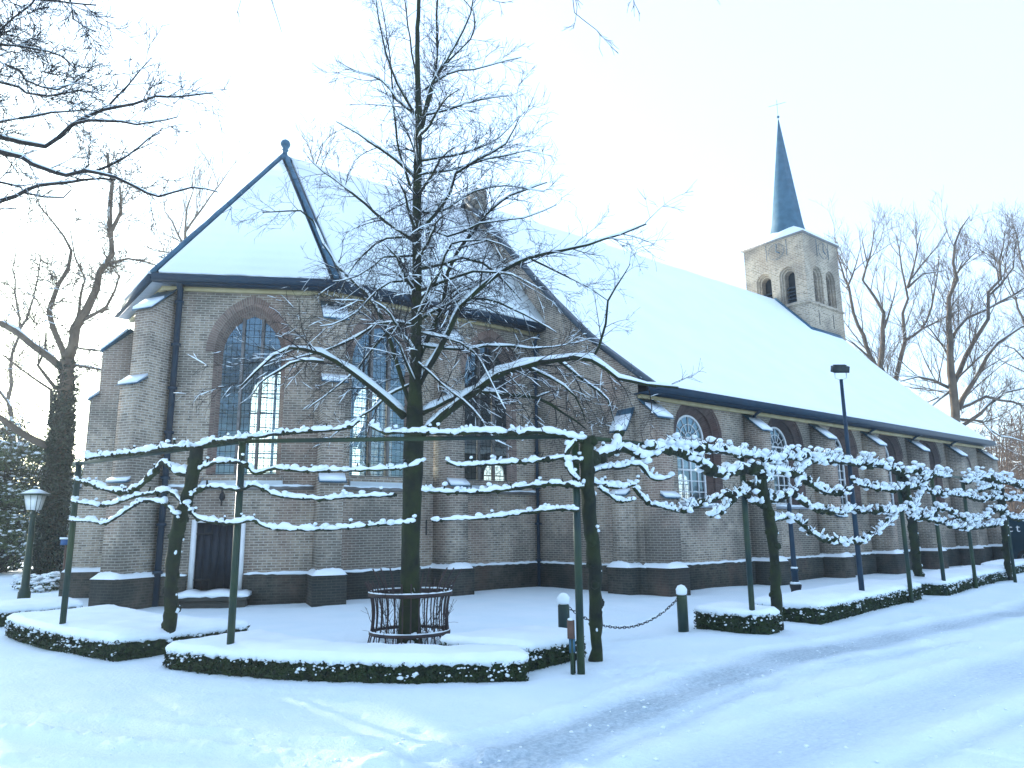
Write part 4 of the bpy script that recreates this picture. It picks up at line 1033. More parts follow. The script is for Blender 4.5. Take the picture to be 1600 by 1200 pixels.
# ------------------------------------------------------------------ the training frame: green posts and rails
RNG = random.Random(12)
POST = [((1.86, 12.9), 2.69, .045), ((3.14, 9.4), 2.77, .045), ((6.16, 6.48), 2.74, .047), ((10.5, 7.1), 2.80, .045), ((14.75, 7.45), 2.87, 0), ((16.96, 7.5), 2.86, .045), ((19.0, 7.62), 2.84, .045), ((21.6, 7.9), 2.84, .045), ((24.7, 8.0), 2.82, .045)]
fr = thing('training_frame', 'green steel frame of thin posts joined by top rails, carrying the snowy pleached branches', 'frame', (*POST[2][0], 0))
for (x, y), z, r in POST:
    if not r: continue
    m = MB(); m.tube([(x, y, -.05), (x, y, z)], r, 10); m.tube([(x, y, z-.02), (x, y, z+.02)], r*1.12, 10)
    m.build('post', 'greenpole', fr)
for (a, za, _), (b, zb, _) in zip(POST[:-1], POST[1:]):
    m = MB(); A_, B2 = Vector((*a, za-.0)), Vector((*b, zb-.0)); d = (B2-A_).normalized()
    e = .15 if a == POST[0][0] else 0
    n_ = Vector((-d.y, d.x, 0)); ht = .025
    m.slab([A_-d*e+n_*.02-Vector((0, 0, ht)), B2+n_*.02-Vector((0, 0, ht)), B2+n_*.02+Vector((0, 0, ht)), A_-d*e+n_*.02+Vector((0, 0, ht))], -n_*.04)
    m.build('rail', 'greenpole', fr)
def postplane(px, py, off=.10):        # a point on the frame's (bent) plane, off metres to the street side
    best = None
    for (a, _, _), (b, _, _) in zip(POST[:-1], POST[1:]):
        u = Vector((b[0]-a[0], b[1]-a[1])).normalized(); n = Vector((u.y, -u.x)); A_ = Vector(a)+n*off; B2 = Vector(b)+n*off
        p = onplane(px, py, A_, B2); t = (Vector((p.x, p.y))-A_).dot(u)/(Vector(b)-Vector(a)).length
        e = 0 if 0 <= t <= 1 else min(abs(t), abs(t-1))
        if px > 1545: e = 0 if a == POST[-2][0] else 9
        if (p-Vector((0, 0, H))).dot(fw) > 0 and (best is None or e < best[0]): best = (e, p)
    return best[1]
def pleached(label, trunk, arms, shoots, seed, base):
    global RNG
    RNG = random.Random(seed); T = Tree(minr=.004)
    tp, r0, r1 = trunk; pts = [ground(*base)-Vector((0, 0, .05))]
    P_ = pts[0]
    for i, (x, y) in enumerate(tp):
        t = (i+1)/len(tp); pl = postplane(x, y); d0 = depth_of(P_); d1 = depth_of(pl); pts.append(deep(x, y, d0+(d1-d0)*min(1, t*1.3)))
    q = crom(pts, .12, .012); rr = [(r0+(r1-r0)*i/(len(q)-1))*RNG.uniform(.93, 1.1)*(1.25 if i < 2 else 1) for i in range(len(q))]
    T.wood.tube(q, rr, 10, jit=.14)
    for i in range(4, len(q), 2):       # burrs and caught snow on the trunk
        for _ in range(2): a = RNG.uniform(0, 2*pi); T.wood.blob(q[i]+Vector((cos(a), sin(a), RNG.uniform(-.1, .1)))*rr[i]*.75, rr[i]*RNG.uniform(.35, .75), 7, 1.1, .3)
        for _ in range(2):
            if RNG.random() < .6: a = RNG.gauss(-.6, .9); T.snow.blob(q[i]+Vector((cos(a)*rr[i]*1.08, sin(a)*rr[i]*1.08, RNG.uniform(-.08, .08))), RNG.uniform(.008, .03), 6, RNG.uniform(.7, 1.6), .4)
    for arm, ar, sh in arms:
        pts = [postplane(x, y) for x, y in arm]; q = crom(pts, .045 if sh < .3 else .07, .006 if sh < .3 else .008); k = len(q); w_ = ar/100.
        rr = [w_*(1-.35*i/k)*RNG.uniform(.85, 1.2) for i in range(k)]
        T.wood.tube(q, rr, 7, jit=.15)
        for i in range(2, k-1):         # knuckles
            if RNG.random() < .16: T.wood.blob(q[i]+Vector((0, 0, rr[i]*.3)), rr[i]*RNG.uniform(1.5, 2.2), 7, .9)
        # lumpy snow lying on the arm
        i = 0
        while i < k-1:
            ln = RNG.randint(8, 40) if sh < .3 else RNG.randint(5, 16); seg = q[i:min(k, i+ln)]; rs_ = rr[i:min(k, i+ln)]
            if len(seg) >= 3 and (sh < .3 or RNG.random() < .93):
                g_ = .95+.45*sh; R_ = [min(.07, (r*.8+.015)*g_*RNG.uniform(.7, 1.25)*(.45+1.15*float(vnoise(np.float64((i+j_)*.42+seed*7.), np.float64(w_*900))))) for j_, r in enumerate(rs_)]; R_[0] *= .6; R_[-1] *= .6
                T.snow.tube([p+Vector((RNG.uniform(-.006, .006), RNG.uniform(-.006, .006), r*.55+R2*.55)) for p, r, R2 in zip(seg, rs_, R_)], R_, 7, jit=.15)
                for _ in range(len(seg)//3+1 if sh < .3 else 2): c = RNG.choice(seg); T.snow.blob(c+Vector((RNG.uniform(-.02, .02), RNG.uniform(-.02, .02), w_+RNG.uniform(.0, .03))), RNG.uniform(.024, .052+.03*sh), 8, .75, .35)
            i += ln-(0 if RNG.random() < .15 else 1)
        if sh < .3:
            for p, r in zip(q, rr):     # spurs standing off the arm
                if RNG.random() < .16:
                    L = RNG.uniform(.03, .09); a = RNG.uniform(0, 2*pi); e = p+Vector((cos(a)*.35, sin(a)*.35, 1)).normalized()*(L+r); T.wood.tube([p, e], [r*.8, r*.45], 5)
                    if RNG.random() < .6: T.snow.blob(e+Vector((0, 0, .012)), RNG.uniform(.014, .035), 7, .8, .35)
                elif RNG.random() < .07: T.wood.blob(p-Vector((0, 0, r*.5)), r*RNG.uniform(1., 1.7), 6, .9, .3)
        for p, r in zip(q, rr):         # pruned shoots, each with a little snow
            cnt = sh*4.2*shoots
            for _ in range(int(cnt+RNG.random())):
                a = RNG.uniform(0, 2*pi); L = RNG.uniform(.06, .2)*(1 if sh > .3 else .6); d = Vector((cos(a)*.6, sin(a)*.6, RNG.uniform(.15, 1.0))).normalized()
                e = p+Vector((RNG.uniform(-.03, .03), RNG.uniform(-.03, .03), RNG.uniform(-.01, .03))); mid = e+d*L*.5+Vector((0, 0, .01)); T.crown.tube([e, mid, e+d*L+Vector((0, 0, L*.25))], [.007, .006, .003], 3, cap=False)
                if RNG.random() < .6: 
                    f = RNG.uniform(.2, .8); r_ = RNG.uniform(.012, .032); T.snow.tube([e+d*L*f*.3+Vector((0, 0, .012)), e+d*L*f+Vector((0, 0, .018)), e+d*L*min(1, f+.3)+Vector((0, 0, .02))], [r_*.7, r_, r_*.5], 5, jit=.25)
            if sh > .3:
                for _ in range(int(.85*sh+RNG.random())): T.snow.blob(p+Vector((RNG.uniform(-.09, .09), RNG.uniform(-.09, .09), RNG.uniform(-.04, .20*sh))), RNG.uniform(.03, .078), 8, .72, .35)
                if RNG.random() < .3: T.wood.blob(p+Vector((RNG.uniform(-.05, .05), RNG.uniform(-.05, .05), RNG.uniform(-.02, .08))), RNG.uniform(.04, .08), 7, .9, .35)
    return T.finish('pleached_tree', label, tuple(ground(*base)), 'mossbark', group='pleached trees trained along the frame', cmat='bark')
pleached('pleached tree with a leaning knobbly trunk before the choir door, arms trained both ways', ([(266, 950), (268, 900), (272, 850), (285, 800), (298, 760), (305, 722), (308, 700)], .085, .085),
 [([(300, 742), (275, 738), (255, 722), (240, 742), (205, 768), (175, 768), (150, 760), (118, 750)], 3.2, .05), ([(286, 790), (275, 775), (262, 768), (235, 772), (205, 778), (165, 790), (112, 784)], 2.2, .0),
  ([(280, 812), (262, 792), (245, 784), (222, 784), (195, 800), (165, 818), (140, 815), (108, 814)], 2.2, .0), ([(308, 700), (270, 700), (230, 706), (180, 712), (135, 716)], 3.0, .25),
  ([(306, 700), (330, 692), (360, 688), (400, 683), (450, 677), (520, 672), (545, 668), (562, 657)], 2.4, .1), ([(310, 735), (335, 724), (365, 722), (385, 728), (400, 740), (430, 732), (470, 736), (520, 736), (570, 735), (630, 732), (660, 722)], 2.2, .0),
  ([(300, 775), (320, 762), (345, 762), (375, 766), (395, 758), (412, 765), (440, 776), (500, 780), (560, 777), (620, 774)], 2.2, .0),
  ([(292, 790), (305, 808), (325, 814), (360, 818), (395, 813), (412, 822), (450, 828), (520, 827), (580, 822), (650, 816)], 2.0, .0)],
 .35, 31, (265, 1020))
pleached('pleached tree with a straight trunk close behind the thin sign post', ([(931, 960), (928, 880), (922, 820), (918, 760), (915, 715), (918, 690)], .075, .085),
 [([(912, 690), (880, 682), (850, 676), (800, 678), (760, 676), (700, 678), (640, 676), (600, 676), (578, 664)], 2.6, .2), ([(908, 722), (880, 716), (850, 720), (800, 724), (760, 726), (715, 728), (700, 722)], 2.2, .1),
  ([(912, 762), (880, 758), (850, 758), (800, 764), (740, 770), (662, 768)], 2.4, .1), ([(905, 798), (870, 796), (820, 802), (760, 810), (710, 812), (675, 814)], 1.8, .0),
  ([(918, 722), (940, 712), (958, 705), (966, 690), (968, 668)], 5.5, .1), ([(960, 705), (978, 702), (992, 710), (1012, 714), (1035, 706), (1050, 700)], 3.6, .35), ([(922, 738), (950, 732), (975, 730), (990, 726), (1004, 730), (1012, 742), (1028, 751), (1048, 746)], 2.6, .3),
  ([(922, 755), (940, 758), (965, 762), (994, 757)], 2.4, .2), ([(990, 762), (1000, 775), (1015, 788), (1035, 793), (1060, 800)], 2.2, .25), ([(935, 762), (950, 772), (968, 784), (992, 781)], 1.8, .1), ([(900, 690), (890, 700), (886, 720), (892, 740), (905, 752)], 3., .3)],
 .6, 32, (932, 1035))
pleached('pleached tree with thick knobbly crown before the first nave window', ([(1212, 930), (1210, 880), (1205, 830), (1198, 790), (1190, 760), (1188, 735)], .085, .085),
 [([(1188, 735), (1165, 734), (1140, 740), (1122, 742), (1104, 732), (1088, 720), (1070, 712), (1040, 704), (1010, 700)], 5.8, .75), ([(1190, 715), (1160, 712), (1120, 705), (1080, 700), (1050, 692)], 3.5, 1.0),
  ([(1192, 792), (1175, 782), (1160, 772), (1148, 782), (1132, 796), (1110, 808)], 2.6, .5), ([(1160, 772), (1140, 775), (1118, 782), (1095, 790), (1070, 800)], 2.4, .6), ([(1190, 760), (1206, 745), (1180, 760), (1165, 770)], 2.6, .4),
  ([(1190, 738), (1217, 738), (1245, 742), (1256, 732), (1272, 722), (1308, 722), (1345, 728), (1363, 732)], 4.6, .95), ([(1192, 720), (1220, 718), (1250, 716), (1290, 716), (1320, 722)], 3., 1.1),
  ([(1196, 775), (1206, 783), (1228, 777), (1242, 766), (1252, 750), (1272, 761), (1290, 770), (1308, 772), (1328, 768)], 3.6, .7), ([(1240, 775), (1257, 787), (1275, 797), (1297, 799), (1319, 803), (1332, 796), (1345, 800), (1372, 800), (1396, 797)], 3., .6),
  ([(1202, 818), (1215, 812), (1235, 810), (1253, 820), (1268, 833), (1290, 844), (1312, 849), (1334, 849), (1354, 843), (1372, 832), (1391, 817), (1400, 807)], 2.6, .5)],
 .85, 33, (1214, 982))
pleached('pleached tree with a dark trunk between two posts before the middle nave windows', ([(1432, 880), (1428, 840), (1422, 800), (1416, 770), (1412, 745)], .10, .09),
 [([(1412, 745), (1395, 735), (1375, 728), (1350, 722)], 4, 1.1), ([(1412, 742), (1430, 738), (1450, 742), (1484, 746)], 4, 1.1), ([(1414, 765), (1391, 767), (1363, 763), (1336, 756)], 3.2, .8), ([(1416, 795), (1400, 800), (1380, 800)], 3, .8),
  ([(1416, 765), (1440, 760), (1460, 773), (1482, 773), (1506, 776)], 3.4, .9), ([(1420, 790), (1432, 799), (1449, 808), (1467, 796), (1484, 800), (1506, 813), (1530, 812)], 3., .8), ([(1424, 800), (1440, 770), (1430, 755), (1450, 750)], 3., .9), ([(1424, 812), (1450, 812), (1480, 820), (1510, 827)], 3, .6)],
 .9, 34, (1440, 925))
pleached('farthest pleached tree, with a bushy snow-laden crown at the right edge before the van', ([(1573, 870), (1570, 830), (1566, 790), (1563, 760)], .09, .085),
 [([(1563, 755), (1543, 748), (1524, 748), (1510, 756)], 6, 1.6), ([(1563, 752), (1588, 758), (1604, 766), (1620, 775)], 6, 1.6), ([(1565, 780), (1553, 778), (1532, 782), (1510, 776)], 4, 1.1), ([(1566, 782), (1590, 780), (1612, 784)], 4, 1.1),
  ([(1568, 797), (1549, 801), (1532, 813), (1510, 815)], 4, 1.0), ([(1570, 815), (1560, 820), (1536, 824), (1508, 828)], 4, .9), ([(1570, 805), (1590, 812), (1612, 808)], 4, 1.0), ([(1563, 765), (1545, 762), (1530, 768)], 5, 1.3)],
 .9, 35, (1577, 905))

# ------------------------------------------------------------------ bollards, chain, sign post, lamps
RNG = random.Random(40)
def bollard(p, label):
    o = thing('bollard', label, 'bollard', (p[0], p[1], 0), 'bollards carrying the chain')
    m = MB(); m.lathe((p[0], p[1], -.03), [(.085, 0), (.085, .56), (.075, .58)], 14); m.build('post', 'greenpole', o, smooth=False)
    m = MB(); m.blob((p[0], p[1], .62), .10, 14, 1.0, .05); m.build('snow', 'snow', o, smooth=True); return o
b1 = ground(1068, 985); b2 = ground(882, 1006)
bollard(b1, 'green round bollard wearing a ball of snow, left of the small hedge block'); bollard(b2, 'green round bollard behind the hedge, left of the thin sign post')
m = MB(); A_ = Vector((b1.x, b1.y, .50))-(b1-b2).normalized()*.09; B2 = Vector((b2.x, b2.y, .50))+(b1-b2).normalized()*.09; L = (A_-B2).length; nl = int(L*1.12/.052)
for k in range(nl):
    def cp(t): p = A_.lerp(B2, t); p.z -= .36*4*t*(1-t); return p
    a, b = cp(k/nl), cp((k+1)/nl); c = (a+b)/2; d = (b-a).normalized(); s_ = d.cross(Vector((0, 0, 1))).normalized() if k % 2 else d.cross(d.cross(Vector((0, 0, 1)))).normalized()
    m.tube([c+d*.036*cos(2*pi*j/8)+s_*.018*sin(2*pi*j/8) for j in range(9)], .0065, 4, cap=False)
ch = m.build('chain', 'iron', None); tag(ch, 'dark iron link chain sagging between the two green bollards', 'chain')
m = MB(); pts = [cp(k/60)+Vector((0, 0, .02)) for k in range(8, 53)]
for k in range(0, len(pts)-3, 4):
    m2 = MB(); 
    m.tube(pts[k:k+4], [.006, .013*RNG.uniform(.6, 1.2), .011, .005], 5)
m.build('snow', 'snow', ch)
sgp = ground(895, 1055); o = thing('sign_post', 'thin green steel post with a small brown box near its top', 'post', tuple(sgp))
m = MB(); m.box((sgp.x, sgp.y, .18), (.035, .035, .42)); m.build('post', 'greenpole', o)
m = MB(); dirr = Vector((sin(AZ), -cos(AZ), 0)); c = sgp+Vector((0, 0, .5))+dirr*-.012; m.box(c, (.075, .05, .20), AZ-pi/2); m.build('box', 'wood', o)
m = MB(); m.box(sgp+Vector((0, 0, .32)), (.07, .03, .15), AZ-pi/2); m.build('plate', 'lead', o)
m = MB(); m.tube([sgp+dirr*.03+Vector((0, 0, .02)), sgp+dirr*.03+Vector((0, 0, .6))], .006, 6); m.build('rod', 'iron', o)
m = MB(); m.blob(c+Vector((0, 0, .11)), .035, 7, .5); m.build('snow', 'snow', o)
# left street lantern
lp = Vector((2.13, 20.46, 0)); o = thing('street_lantern', 'green street lantern with a pale tapered glass head, in front of the ivy trunk', 'street lamp', tuple(lp))
m = MB(); m.lathe(lp, [(.13, -.05), (.13, .35), (.11, .37), (.11, .42), (.085, .45), (.065, 1.6), (.055, 2.0), (.09, 2.04), (.09, 2.08), (.04, 2.12), (.05, 2.18)], 12); m.build('pole', 'greenpole', o, smooth=False)
def frus(m, c, r0_, z0, r1_, z1, rz=AZ):
    vs = []
    for r, z in ((r0_, z0), (r1_, z1)):
        for k in range(4): t = rz+pi/4+pi/2*k; vs.append((c.x+r*1.414*cos(t), c.y+r*1.414*sin(t), z))
    m.add(vs, [(3, 2, 1, 0), (4, 5, 6, 7), (0, 1, 5, 4), (1, 2, 6, 5), (2, 3, 7, 6), (3, 0, 4, 7)])
m = MB(); frus(m, lp, .11, 2.19, .165, 2.52); hd = m.build('lantern_glass', 'lampglass', o)
m = MB()
for k in range(4):
    t = AZ+pi/4+pi/2*k; m.tube([(lp.x+.158*cos(t), lp.y+.158*sin(t), 2.18), (lp.x+.236*cos(t), lp.y+.236*sin(t), 2.53)], .009, 4)
for k in range(4):
    t = AZ+pi/2*k; m.tube([(lp.x+.112*cos(t), lp.y+.112*sin(t), 2.19), (lp.x+.167*cos(t), lp.y+.167*sin(t), 2.52)], .006, 4)
m.build('frame', 'greenpole', hd)
m = MB(); frus(m, lp, .245, 2.52, .245, 2.545); frus(m, lp, .235, 2.545, .07, 2.64); m.lathe(lp, [(.05, 2.63), (.05, 2.68), (.02, 2.72)], 8); cp_ = m.build('lantern_roof', 'greenpole', o)
m = MB(); frus(m, lp, .225, 2.56, .06, 2.665); m.build('snow', 'snow', cp_)
# floodlight pole
fp = Vector((14.75, 7.45, 0)); o = thing('floodlight_pole', 'tall thin dark pole with a box floodlight on top, rising past the nave eaves', 'floodlight', tuple(fp))
m = MB(); m.lathe(fp, [(.055, -.05), (.052, .8), (.042, 2.9), (.034, 4.62)], 10); m.build('pole', 'gutter', o)
m = MB(); c = fp+Vector((0, 0, 4.62)); d = dirr
m.tube([c+d*-.12+Vector((0, 0, .16)), c+d*-.12+Vector((0, 0, .03)), c+d*-.05, c+d*.05, c+d*.12+Vector((0, 0, .03)), c+d*.12+Vector((0, 0, .16))], .011, 5); m.build('bracket', 'letter', o)
m = MB(); m.box(c+Vector((0, 0, .22)), (.31, .2, .13), AZ-pi/2, .35); m.box(c+Vector((0, 0, .295)), (.24, .1, .04), AZ-pi/2, .35)
m.build('floodlight', 'box', o)
m = MB(); c3 = fp+Vector((0, 0, 1.5)); m.build  # (pole only)
# cast post with a wide foot in the churchyard
pp = ground(1245, 937); o = thing('cast_post', 'slim dark post with a flared, snow-topped foot standing in the churchyard behind the hedge', 'post', tuple(pp))
m = MB(); m.lathe(pp, [(.105, -.05), (.11, .22), (.13, .30), (.13, .33), (.05, .33)], 12); m.build('foot', 'iron', o)
m = MB(); m.lathe(pp, [(.075, .33), (.075, .62), (.1, .65), (.06, .70), (.05, 2.1), (.03, 2.16)], 10); m.build('pole', 'gutter', o)
m = MB(); m.blob(pp+Vector((0, 0, .36)), .125, 12, .35, .08); m.blob(pp+Vector((0, 0, .70)), .085, 10, .5, .08); m.build('snow', 'snow', o, smooth=True)
# blue-topped marker and small bare post by the ivy tree
mk = ground(95, 935); o = thing('bird_table', 'small blue-roofed bird table on a thin pole, left of the street lantern', 'bird table', tuple(mk))
m = MB(); m.tube([mk, mk+Vector((0, 0, 1.35))], .03, 8); m.build('pole', 'wood', o); m = MB(); m.box(mk+Vector((0, 0, 1.42)), (.2, .2, .14), AZ); m.build('tray', 'bluepaint', o)
m = MB(); m.box(mk+Vector((0, 0, 1.52)), (.24, .24, .05), AZ); m.build('snow', 'snow', o)
mk = ground(122, 895); o = thing('garden_lamp', 'small dark garden lamp on a thin post just left of the choir', 'lamp', tuple(mk))
m = MB(); m.lathe(mk, [(.04, 0), (.03, 1.5), (.12, 1.55), (.14, 1.9), (.05, 2.0)], 8); m.build('post', 'iron', o)
m = MB(); m.blob(mk+Vector((0, 0, 2.02)), .12, 8, .4); m.build('snow', 'snow', o)

# ------------------------------------------------------------------ van at the right edge
RNG = random.Random(50)
vb = Vector((33.05, 10.95, 0)); o = thing('van', 'dark teal panel van with white letters and snow on its roof, at the right edge', 'van', tuple(vb))
def vp(x, y, z): return (vb.x+y+x*.05, vb.y-x, z)
prof = [(0, .3), (.02, .95), (.12, 1.65), (.3, 1.88), (3.2, 1.9), (3.9, 1.25), (4.7, 1.0), (4.85, .6), (4.85, .3)]
m = MB(); k = len(prof); m.add([vp(x, .0, z) for x, z in prof]+[vp(x, 1.8, z) for x, z in prof], [tuple(reversed(range(k))), tuple(range(k, 2*k))]+[(i, (i+1) % k, k+(i+1) % k, k+i) for i in range(k)])
m.build('body', 'van', o)
m = MB(); m.slab([vp(.25, .05, 1.9), vp(3.2, .05, 1.92), vp(3.2, 1.75, 1.92), vp(.25, 1.75, 1.9)], (0, 0, .1)); m.build('snow', 'snow', o)
for x in (.75, 3.95):
    for y in (-.04, 1.66):
        c = vp(x, y, .33); m = MB(); n = 20
        vs = [(c[0]+dy, c[1]+r*cos(2*pi*j/n), .33+r*sin(2*pi*j/n)) for r, dy in ((.19, 0), (.33, 0), (.33, .2), (.19, .2)) for j in range(n)]
        m.add(vs, [(i*n+j, i*n+(j+1) % n, ((i+1) % 4)*n+(j+1) % n, ((i+1) % 4)*n+j) for i in range(4) for j in range(n)]); w_ = m.build('wheel', 'tyre', o)
        m = MB(); 
        m.tube([(c[0]+.02, c[1], .33), (c[0]+.12, c[1], .33)], .06, 8)
        for j in range(5): t = 2*pi*j/5; m.tube([(c[0]+.02, c[1], .33), (c[0]+.02, c[1]+.19*cos(t), .33+.19*sin(t))], .028, 4)
        m.tube([(c[0]+.02, c[1]+.185*cos(2*pi*j/16), .33+.185*sin(2*pi*j/16)) for j in range(17)], .02, 4); m.build('rim', 'rim', w_)
m = MB(); m.slab([vp(3.25, -.006, 1.25), vp(3.8, -.006, 1.25), vp(3.3, -.006, 1.75), vp(3.0, -.006, 1.75)], (0, .02, 0)); m.build('side_window', 'iron', o)
cu = bpy.data.curves.new('letters', 'FONT'); cu.body = 'ct'; cu.size = .42; cu.extrude = .004; cu.space_character = 1.5; lo = bpy.data.objects.new('letters', cu); COL.objects.link(lo)
bpy.context.view_layer.update(); me = bpy.data.meshes.new_from_object(lo.evaluated_get(bpy.context.evaluated_depsgraph_get())); bpy.data.objects.remove(lo)
me.transform(Matrix.Translation(Vector(vp(.22, -.012, 1.32))) @ Matrix.Rotation(-pi/2, 4, 'Z') @ Matrix.Rotation(pi/2, 4, 'X'))
lo = bpy.data.objects.new('lettering', me); COL.objects.link(lo); me.materials.clear(); me.materials.append(M['letter']); lo.parent = o; lo.matrix_parent_inverse = root_inv(o)

# ------------------------------------------------------------------ ivy tree, overhanging trees, far trees
def leafball(m, c, rx, rz_, n, s_, sq=1.0):
    for _ in range(n):
        d = Vector((RNG.gauss(0, 1), RNG.gauss(0, 1), RNG.gauss(0, 1))).normalized()*RNG.random()**.4; P = Vector(c)+Vector((d.x*rx, d.y*rx*sq, d.z*rz_))
        a = Vector((RNG.gauss(0, 1), RNG.gauss(0, 1), RNG.gauss(0, 1))).normalized(); b = a.cross(Vector((RNG.gauss(0, 1), RNG.gauss(0, 1), RNG.gauss(0, 1)))).normalized(); k = s_*RNG.uniform(.6, 1.3)
        m.add([P-a*k, P-b*k*.6, P+a*k, P+b*k*.6], [(0, 1, 2, 3)])
RNG = random.Random(60)
D = depth_of(ground(75, 905)); T = Tree(minr=.012); px = D/F
main = [([(72, 912), (80, 820), (90, 740), (98, 650), (103, 600), (106, 560)], 13, 10), ([(106, 562), (120, 512), (135, 482), (150, 450), (157, 425), (175, 398), (173, 363), (190, 333), (187, 290)], 8, 1.3),
 ([(172, 370), (171, 330), (174, 285), (168, 240)], 4, 2), ([(104, 566), (97, 548), (85, 512), (77, 487), (85, 462), (93, 445), (108, 420), (110, 390), (85, 350), (60, 320)], 5, 1), ([(112, 545), (122, 487), (127, 457), (135, 435), (118, 400), (110, 360)], 3, .8),
 ([(96, 575), (50, 540), (25, 515), (-20, 500)], 6, 4), ([(88, 608), (60, 570), (70, 545), (72, 520)], 3, 1.5), ([(76, 697), (30, 675), (0, 652), (-40, 640)], 6, 4), ([(90, 660), (78, 640), (80, 610), (35, 580), (5, 555)], 3, 1), ([(110, 540), (150, 548), (190, 552)], 2, 1), ([(112, 570), (160, 580), (180, 583)], 2, 1), ([(155, 420), (200, 405), (245, 415)], 2.5, 1), ([(130, 500), (165, 480), (180, 455), (187, 430)], 3, 1)]
for l, a, b in main:
    q, rr = T.limb(pxline(l, D, RNG.uniform(-.5, .5) if a < 8 else 0), a*px, b*px, step=.5, jit=.04 if a < 12 else .02, n=8, cover=.6, hi=.07, lo=.02)
    if a < 12: T.sprout(q, rr, 2.4, 2.4, 2, spread=.9, upb=.25, fwd=.7, cover=.35, seg=.3, cm=1.4)
for l, a, b in main[:2]:                # rough flaky bark plates
    q = crom(pxline(l, D), .25); 
    for i_, p in enumerate(q[:-8]):
        w2 = (a+(b-a)*i_/len(q))*px
        if p.z > 5.5: T.wood.blob(p+Vector((RNG.uniform(-1, 1), RNG.uniform(-1, 1), 0))*w2*.45, w2*.5, 6, 1.3)
o = T.finish('ivy_tree', 'old bare tree on the left whose trunk is wrapped in dark ivy', tuple(ground(75, 905)), 'farbark')
m = MB(); q = crom(pxline(main[0][0], D), .1)
for i, p in enumerate(q):
    t = i/len(q); rr = (25-8*t)*px*(1 if t < .8 else 1-(t-.8)*1.6)
    if t < .97: leafball(m, p, rr, .25, 260 if t < .8 else 70, .075)
m.build('ivy', 'ivy', o)

RNG = random.Random(61)
D = 9.0; T = Tree(minr=.0045); px = D/F
root = deep(-420, 900, D+1); root.z = 0
T.wood.tube(crom([root-Vector((0, 0, .1)), deep(-415, 500, D+1), deep(-400, 150, D+1), deep(-380, -200, D+1), deep(-360, -700, D+1)], .3, .02), list(np.linspace(.27, .1, len(crom([root-Vector((0, 0, .1)), deep(-415, 500, D+1), deep(-400, 150, D+1), deep(-380, -200, D+1), deep(-360, -700, D+1)], .3)))), 10, jit=.06)
OV = [([(-395, 300), (-200, 250), (0, 215), (35, 222), (70, 229), (110, 197), (160, 172), (207, 164), (243, 150), (273, 152), (333, 145)], 9, .8), ([(170, 165), (200, 133), (220, 110), (237, 90)], 1.8, .6), ([(117, 193), (140, 188), (190, 190), (213, 195), (277, 183)], 2.2, .6),
 ([(-395, 330), (-200, 260), (0, 238), (50, 257), (104, 275), (133, 267), (180, 278), (213, 293), (247, 307), (300, 293), (340, 300)], 10, .8), ([(-395, 400), (-200, 350), (0, 315), (23, 307), (60, 290), (110, 285), (155, 278), (180, 281)], 9, 1.5),
 ([(-395, 380), (-200, 300), (0, 285), (40, 302), (67, 307), (100, 309), (112, 296)], 7, .8), ([(150, 267), (193, 247), (233, 217), (250, 208)], 2, .6), ([(30, 185), (80, 177), (130, 172)], 2, .8), ([(-395, 250), (-200, 180), (0, 190), (30, 186), (60, 178)], 5, 1),
 ([(-400, 150), (-200, 100), (0, 47), (20, 27), (47, 10), (70, -20)], 5, 1), ([(-400, 170), (-200, 120), (0, 98), (40, 125), (90, 140), (130, 120)], 5, 1), ([(-400, 60), (-200, 10), (0, -5), (60, 0), (110, 5), (150, 8)], 5, 1), ([(-400, 200), (-200, 150), (0, 130), (40, 145), (75, 150), (130, 140)], 5, 1),
 ([(-400, 100), (-180, 60), (0, 70), (50, 75), (100, 90), (120, 110)], 4, 1), ([(-400, 0), (-150, -50), (60, -40), (110, 0), (115, 30), (150, 50)], 4, .8)]
for i, (l, a, b) in enumerate(OV):
    pts = []
    for x, y in l: pts.append(deep(x, y, D+1 if x < -380 else D + (.25*math.sin(i*1.7)*max(0, min(1, (x+380)/400)))))
    q, rr = T.limb(pts, a*px, b*px, step=.14, jit=.008, n=6, cover=.95, hi=.03, lo=.008, k=.7)
    T.sprout(q, rr, 6.5 if i > 8 else 4.0, .95, 2, spread=.75, upb=.03, fwd=.9, t0=.35 if a > 4 else .1, cover=.45, seg=.1, cm=1.4)
T.finish('overhanging_tree', 'bare tree whose snow-lined boughs reach into the sky from the upper left edge', tuple(root), 'bark')

RNG = random.Random(62)
T = Tree(minr=.0025); root = Vector((-2.2, -2.6, 0))
top = deep(880, -260, 5.2); q, rr = T.limb([root-Vector((0, 0, .1)), root+Vector((.1, .1, 3)), root+Vector((.4, .3, 5.5)), deep(560, -420, 4.5), deep(760, -260, 5.4), deep(960, -170, 6), deep(1150, -120, 6.6)], .2, .015, step=.2, n=9, cover=.5)
q2, r2 = T.limb([deep(560, -420, 4.5), deep(480, -200, 5.4), deep(400, -120, 6)], .04, .008, step=.15, n=6)
for l, qq in (([(1000, -150), (925, -60), (893, -10), (898, 20), (932, 48), (962, 80)], 0), ([(960, -170), (900, -40), (902, 10), (896, 45)], 0), ([(1060, -140), (990, -40), (992, 5), (1000, 22)], 0), ([(420, -140), (415, -30), (425, 0), (432, 20), (440, 50)], 0), ([(400, -120), (380, -40), (378, -5), (370, 22)], 0), ([(850, -220), (740, -60), (770, 0), (790, 5)], 0), ([(1120, -125), (1090, -40), (1105, 0)], 0)):
    a, ra = T.limb(pxline(l, 6), .006, .002, step=.08, n=4, jit=.006, cover=.25); T.sprout(a, ra, 7, .22, 1, fwd=.9, spread=.6, upb=-.15, t0=.3, cover=.3, seg=.05)
